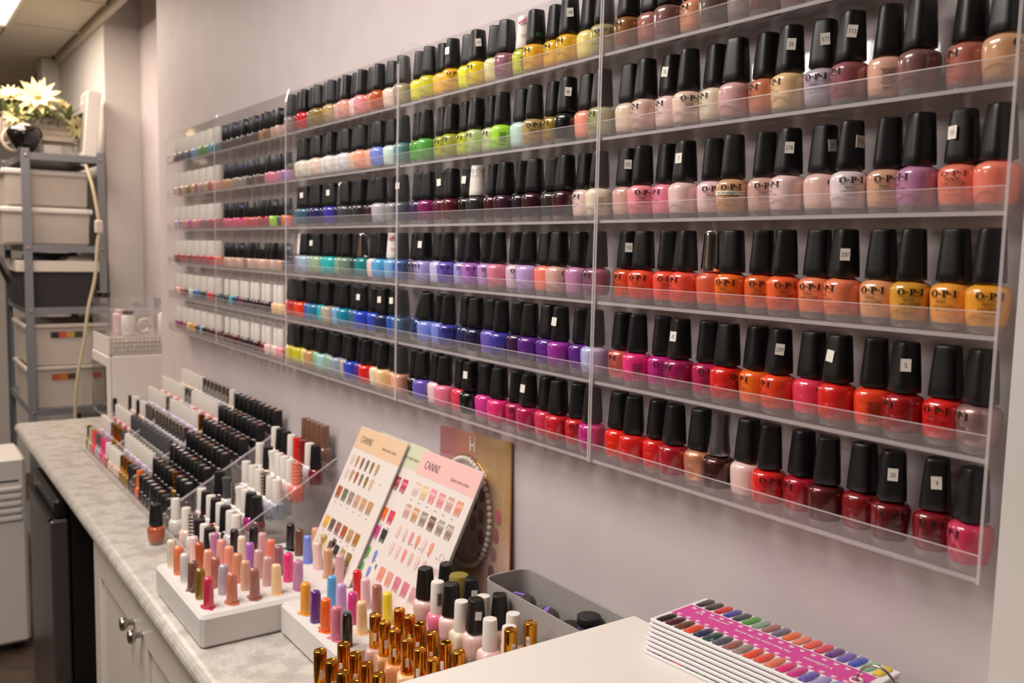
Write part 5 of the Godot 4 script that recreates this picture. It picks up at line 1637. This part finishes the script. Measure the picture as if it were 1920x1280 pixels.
func flowers() -> void:
	var y := 1.9185
	# white wooden wagon planter
	var w := thing("wagon_planter", "whitewashed wooden wagon planter with spoked wheels on the shelving", "planter", Vector3(-3.95, y, 0.245))
	var wood := mat("whitewashed_wood", Color("c9b9a8"), 0.8)
	for i in 4:
		part(w, "plank", span(Vector3(0.078, 0.062 + 0.024 * i, -0.13), Vector3(0.088, 0.0845 + 0.024 * i, 0.14), 0.001), wood)
	part(w, "box", span(Vector3(-0.08, 0.062, -0.125), Vector3(0.077, 0.155, 0.135), 0.002), wood)
	part(w, "shaft", tube([Vector3(0.06, 0.120, -0.135), Vector3(0.07, 0.035, -0.165)], 0.009, 8), wood)
	for wz in [-0.165, 0.10]:
		var wh := part(w, "wheel", torus(0.038, 0.052), wood, Vector3(0.06 if wz < 0 else 0.105, 0.0535, wz), Vector3(0, 0, PI / 2.0))
		for k in 3:
			part(wh, "spoke", box_mesh(Vector3(0.084, 0.008, 0.008), 0.001), wood, Vector3.ZERO, Vector3(0, PI * k / 3.0, 0))
	part(w, "axle", tube([Vector3(0.06, 0.0535, -0.165), Vector3(0.06, 0.0535, 0.10)], 0.006, 8), wood)
	# black glossy pot standing in front of the wagon
	var b := thing("black_pot", "glossy black tapered pot in front of the wagon planter", "pot", Vector3(-3.795, y, 0.315))
	part(b, "pot_body", lathe("pot", [[0, 0], [0.018, 0], [0.030, 0.006], [0.055, 0.040], [0.066, 0.065], [0.066, 0.085], [0.052, 0.102], [0.036, 0.107], [0, 0.107]], 32), mat("black_gloss", Color("151313"), 0.12, 0.0, 0.6))
	part(b, "pot_lid", lathe("potlid", [[0, 0.1072], [0.026, 0.1072], [0.020, 0.114], [0, 0.117]], 24), mats["white_plastic"])
	# white boxed frame leaning at the wall
	var f := thing("white_frame_box", "tall white picture box leaning at the shelving's wall side", "picture frame", Vector3(-3.795, y, 0.088))
	f.rotation = Vector3(-0.09, 0, 0)
	part(f, "box", span(Vector3(-0.10, 0.0, -0.032), Vector3(0.042, 0.270, 0.020), 0.003), mats["white_plastic"])
	part(f, "face_panel", span(Vector3(-0.085, 0.02, 0.0202), Vector3(0.028, 0.225, 0.0215)), mats["grey_plastic"])
	part(f, "top_tab", span(Vector3(-0.07, 0.232, 0.0202), Vector3(0.014, 0.260, 0.0215)), mats["grey_plastic"])
	# silk flowers
	var petal := mat("cream_petal", Color("e6dba6"), 0.7)
	petal.backlight_enabled = true
	petal.backlight = Color(0.25, 0.23, 0.12)
	var leafm := mat("leaf_green_cloth", Color("7d8a4c"), 0.7)
	var sage := mat("sage_cloth", Color("93a07c"), 0.7)
	daisy(Vector3(-3.84, y + 0.222, 0.255), 0.105, Vector3(0.75, 0.55, 0.25), petal, "large cream daisy in the middle of the wagon planter")
	daisy(Vector3(-3.86, y + 0.150, 0.335), 0.060, Vector3(0.8, 0.3, 0.5), petal, "cream daisy above the black pot")
	daisy(Vector3(-3.84, y + 0.125, 0.120), 0.060, Vector3(0.8, -0.1, -0.45), petal, "cream daisy drooping towards the white picture box")
	daisy(Vector3(-3.87, y + 0.205, 0.160), 0.042, Vector3(0.5, 0.7, -0.5), petal, "small cream daisy raised beside the large one")
	daisy(Vector3(-3.90, y + 0.235, 0.350), 0.055, Vector3(0.6, 0.7, 0.2), petal, "cream daisy among the sage sprigs")
	for i in 5:
		var at := Vector3(-3.835 + 0.01 * (i % 2), y + 0.150 + 0.014 * (i % 3), 0.215 + 0.022 * i - 0.03)
		var bud := thing("flower_bud", "pale green silk hydrangea bud, %s along the wagon planter" % ORD[i], "flower", at, i * 0.7, "green buds in the wagon planter")
		for k in 5:
			var a := TAU * k / 5.0
			part(bud, "petal", leaf_mesh("bud_petal", 0.030, 0.024, 0.006), mat("bud_green", Color("bcc084"), 0.7), Vector3(0, 0, 0), Vector3(-0.9, a, 0))
		part(bud, "stem", tube([Vector3.ZERO, Vector3(-0.02, -0.03, 0)], 0.002, 6), leafm)
	for i in 14:
		var t := i / 13.0
		var at := Vector3(-3.90 + 0.03 * sin(i * 2.4), y + 0.150, 0.125 + 0.25 * t)
		var lf := thing("leaf_sprig", "green leaf sprig, %s along the wagon planter" % ORD[i], "foliage", at, 0.0, "leaf sprigs in the wagon planter")
		for k in 4:
			part(lf, "leaf", leaf_mesh("long_leaf", 0.105, 0.026, 0.010), leafm if (i + k) % 3 else sage, Vector3(0.012, 0.006 * k, 0), Vector3(-0.75 + 0.35 * k, 0.5 + i * 1.1 + k * 1.5, 0))


func leaf_mesh(key: String, l: float, w: float, sag: float) -> ArrayMesh:
	# leaf or petal along +z from the origin
	if meshes.has(key):
		return meshes[key]
	var st := start()
	var n := 8
	for i in n:
		var t0 := float(i) / n
		var t1 := float(i + 1) / n
		var w0 := w * 0.5 * sin(PI * pow(t0, 0.7)) + 0.0004
		var w1 := w * 0.5 * sin(PI * pow(t1, 0.7)) + 0.0004
		var y0 := -sag * t0 * t0
		var y1 := -sag * t1 * t1
		for s in [-1, 1]:
			var a := Vector3(0, y0 - 0.002, t0 * l)
			var b := Vector3(0, y1 - 0.002, t1 * l)
			var c := Vector3(s * w1, y1, t1 * l)
			var d := Vector3(s * w0, y0, t0 * l)
			if s > 0:
				quad(st, a, d, c, b)
			else:
				quad(st, a, b, c, d)
	meshes[key] = st.commit()
	return meshes[key]


func daisy(at: Vector3, r: float, look: Vector3, m: Material, label: String) -> void:
	var o := thing("silk_daisy", label, "flower", at, 0.0, "cream daisies in the wagon planter")
	var up := look.normalized()
	var side := up.cross(Vector3.UP).normalized()
	o.basis = Basis(side, up, side.cross(up))
	var n := 22
	for i in n:
		var ring := i % 2
		part(o, "petal", leaf_mesh("petal%s" % r, r * 0.9, r * 0.30, r * 0.10), m, Vector3(0, 0.004 * ring, 0), Vector3(-0.28 - 0.30 * ring, TAU * i / n, 0))
	part(o, "flower_centre", lathe("dc%s" % r, [[0, 0], [r * 0.22, 0], [r * 0.20, r * 0.08], [r * 0.1, r * 0.12], [0, r * 0.13]], 18), mat("daisy_centre", Color("7d6a26"), 0.9))
	part(o, "stem", tube([Vector3.ZERO, -up * 0.05 * o.basis], 0.0025, 6), mats["leaf_green_cloth"])


func air_unit() -> void:
	var o := thing("air_purifier", "white louvred floor unit standing beyond the refrigerator", "appliance", Vector3(-3.53, 0, 0.52))
	part(o, "housing", span(Vector3(-0.14, 0.04, -0.125), Vector3(0.14, 0.760, 0.16), 0.012), mats["white_plastic"])
	part(o, "top_seam", span(Vector3(0.1402, 0.668, -0.10), Vector3(0.1412, 0.674, 0.14)), mats["black_plastic"])
	for i in 5:
		part(o, "louvre", span(Vector3(0.1402, 0.520 + i * 0.028, -0.108), Vector3(0.151, 0.538 + i * 0.028, 0.142), 0.004), mats["white_plastic"])
	for s in [-1, 1]:
		part(o, "caster", lathe("cast", [[0, 0], [0.016, 0.002], [0.019, 0.02], [0.016, 0.038], [0, 0.04]], 14), mats["black_plastic"], Vector3(0.08, 0.0, s * 0.09))
		part(o, "caster", lathe("cast", [[0, 0], [0.016, 0.002], [0.019, 0.02], [0.016, 0.038], [0, 0.04]], 14), mats["black_plastic"], Vector3(-0.08, 0.0, s * 0.09))
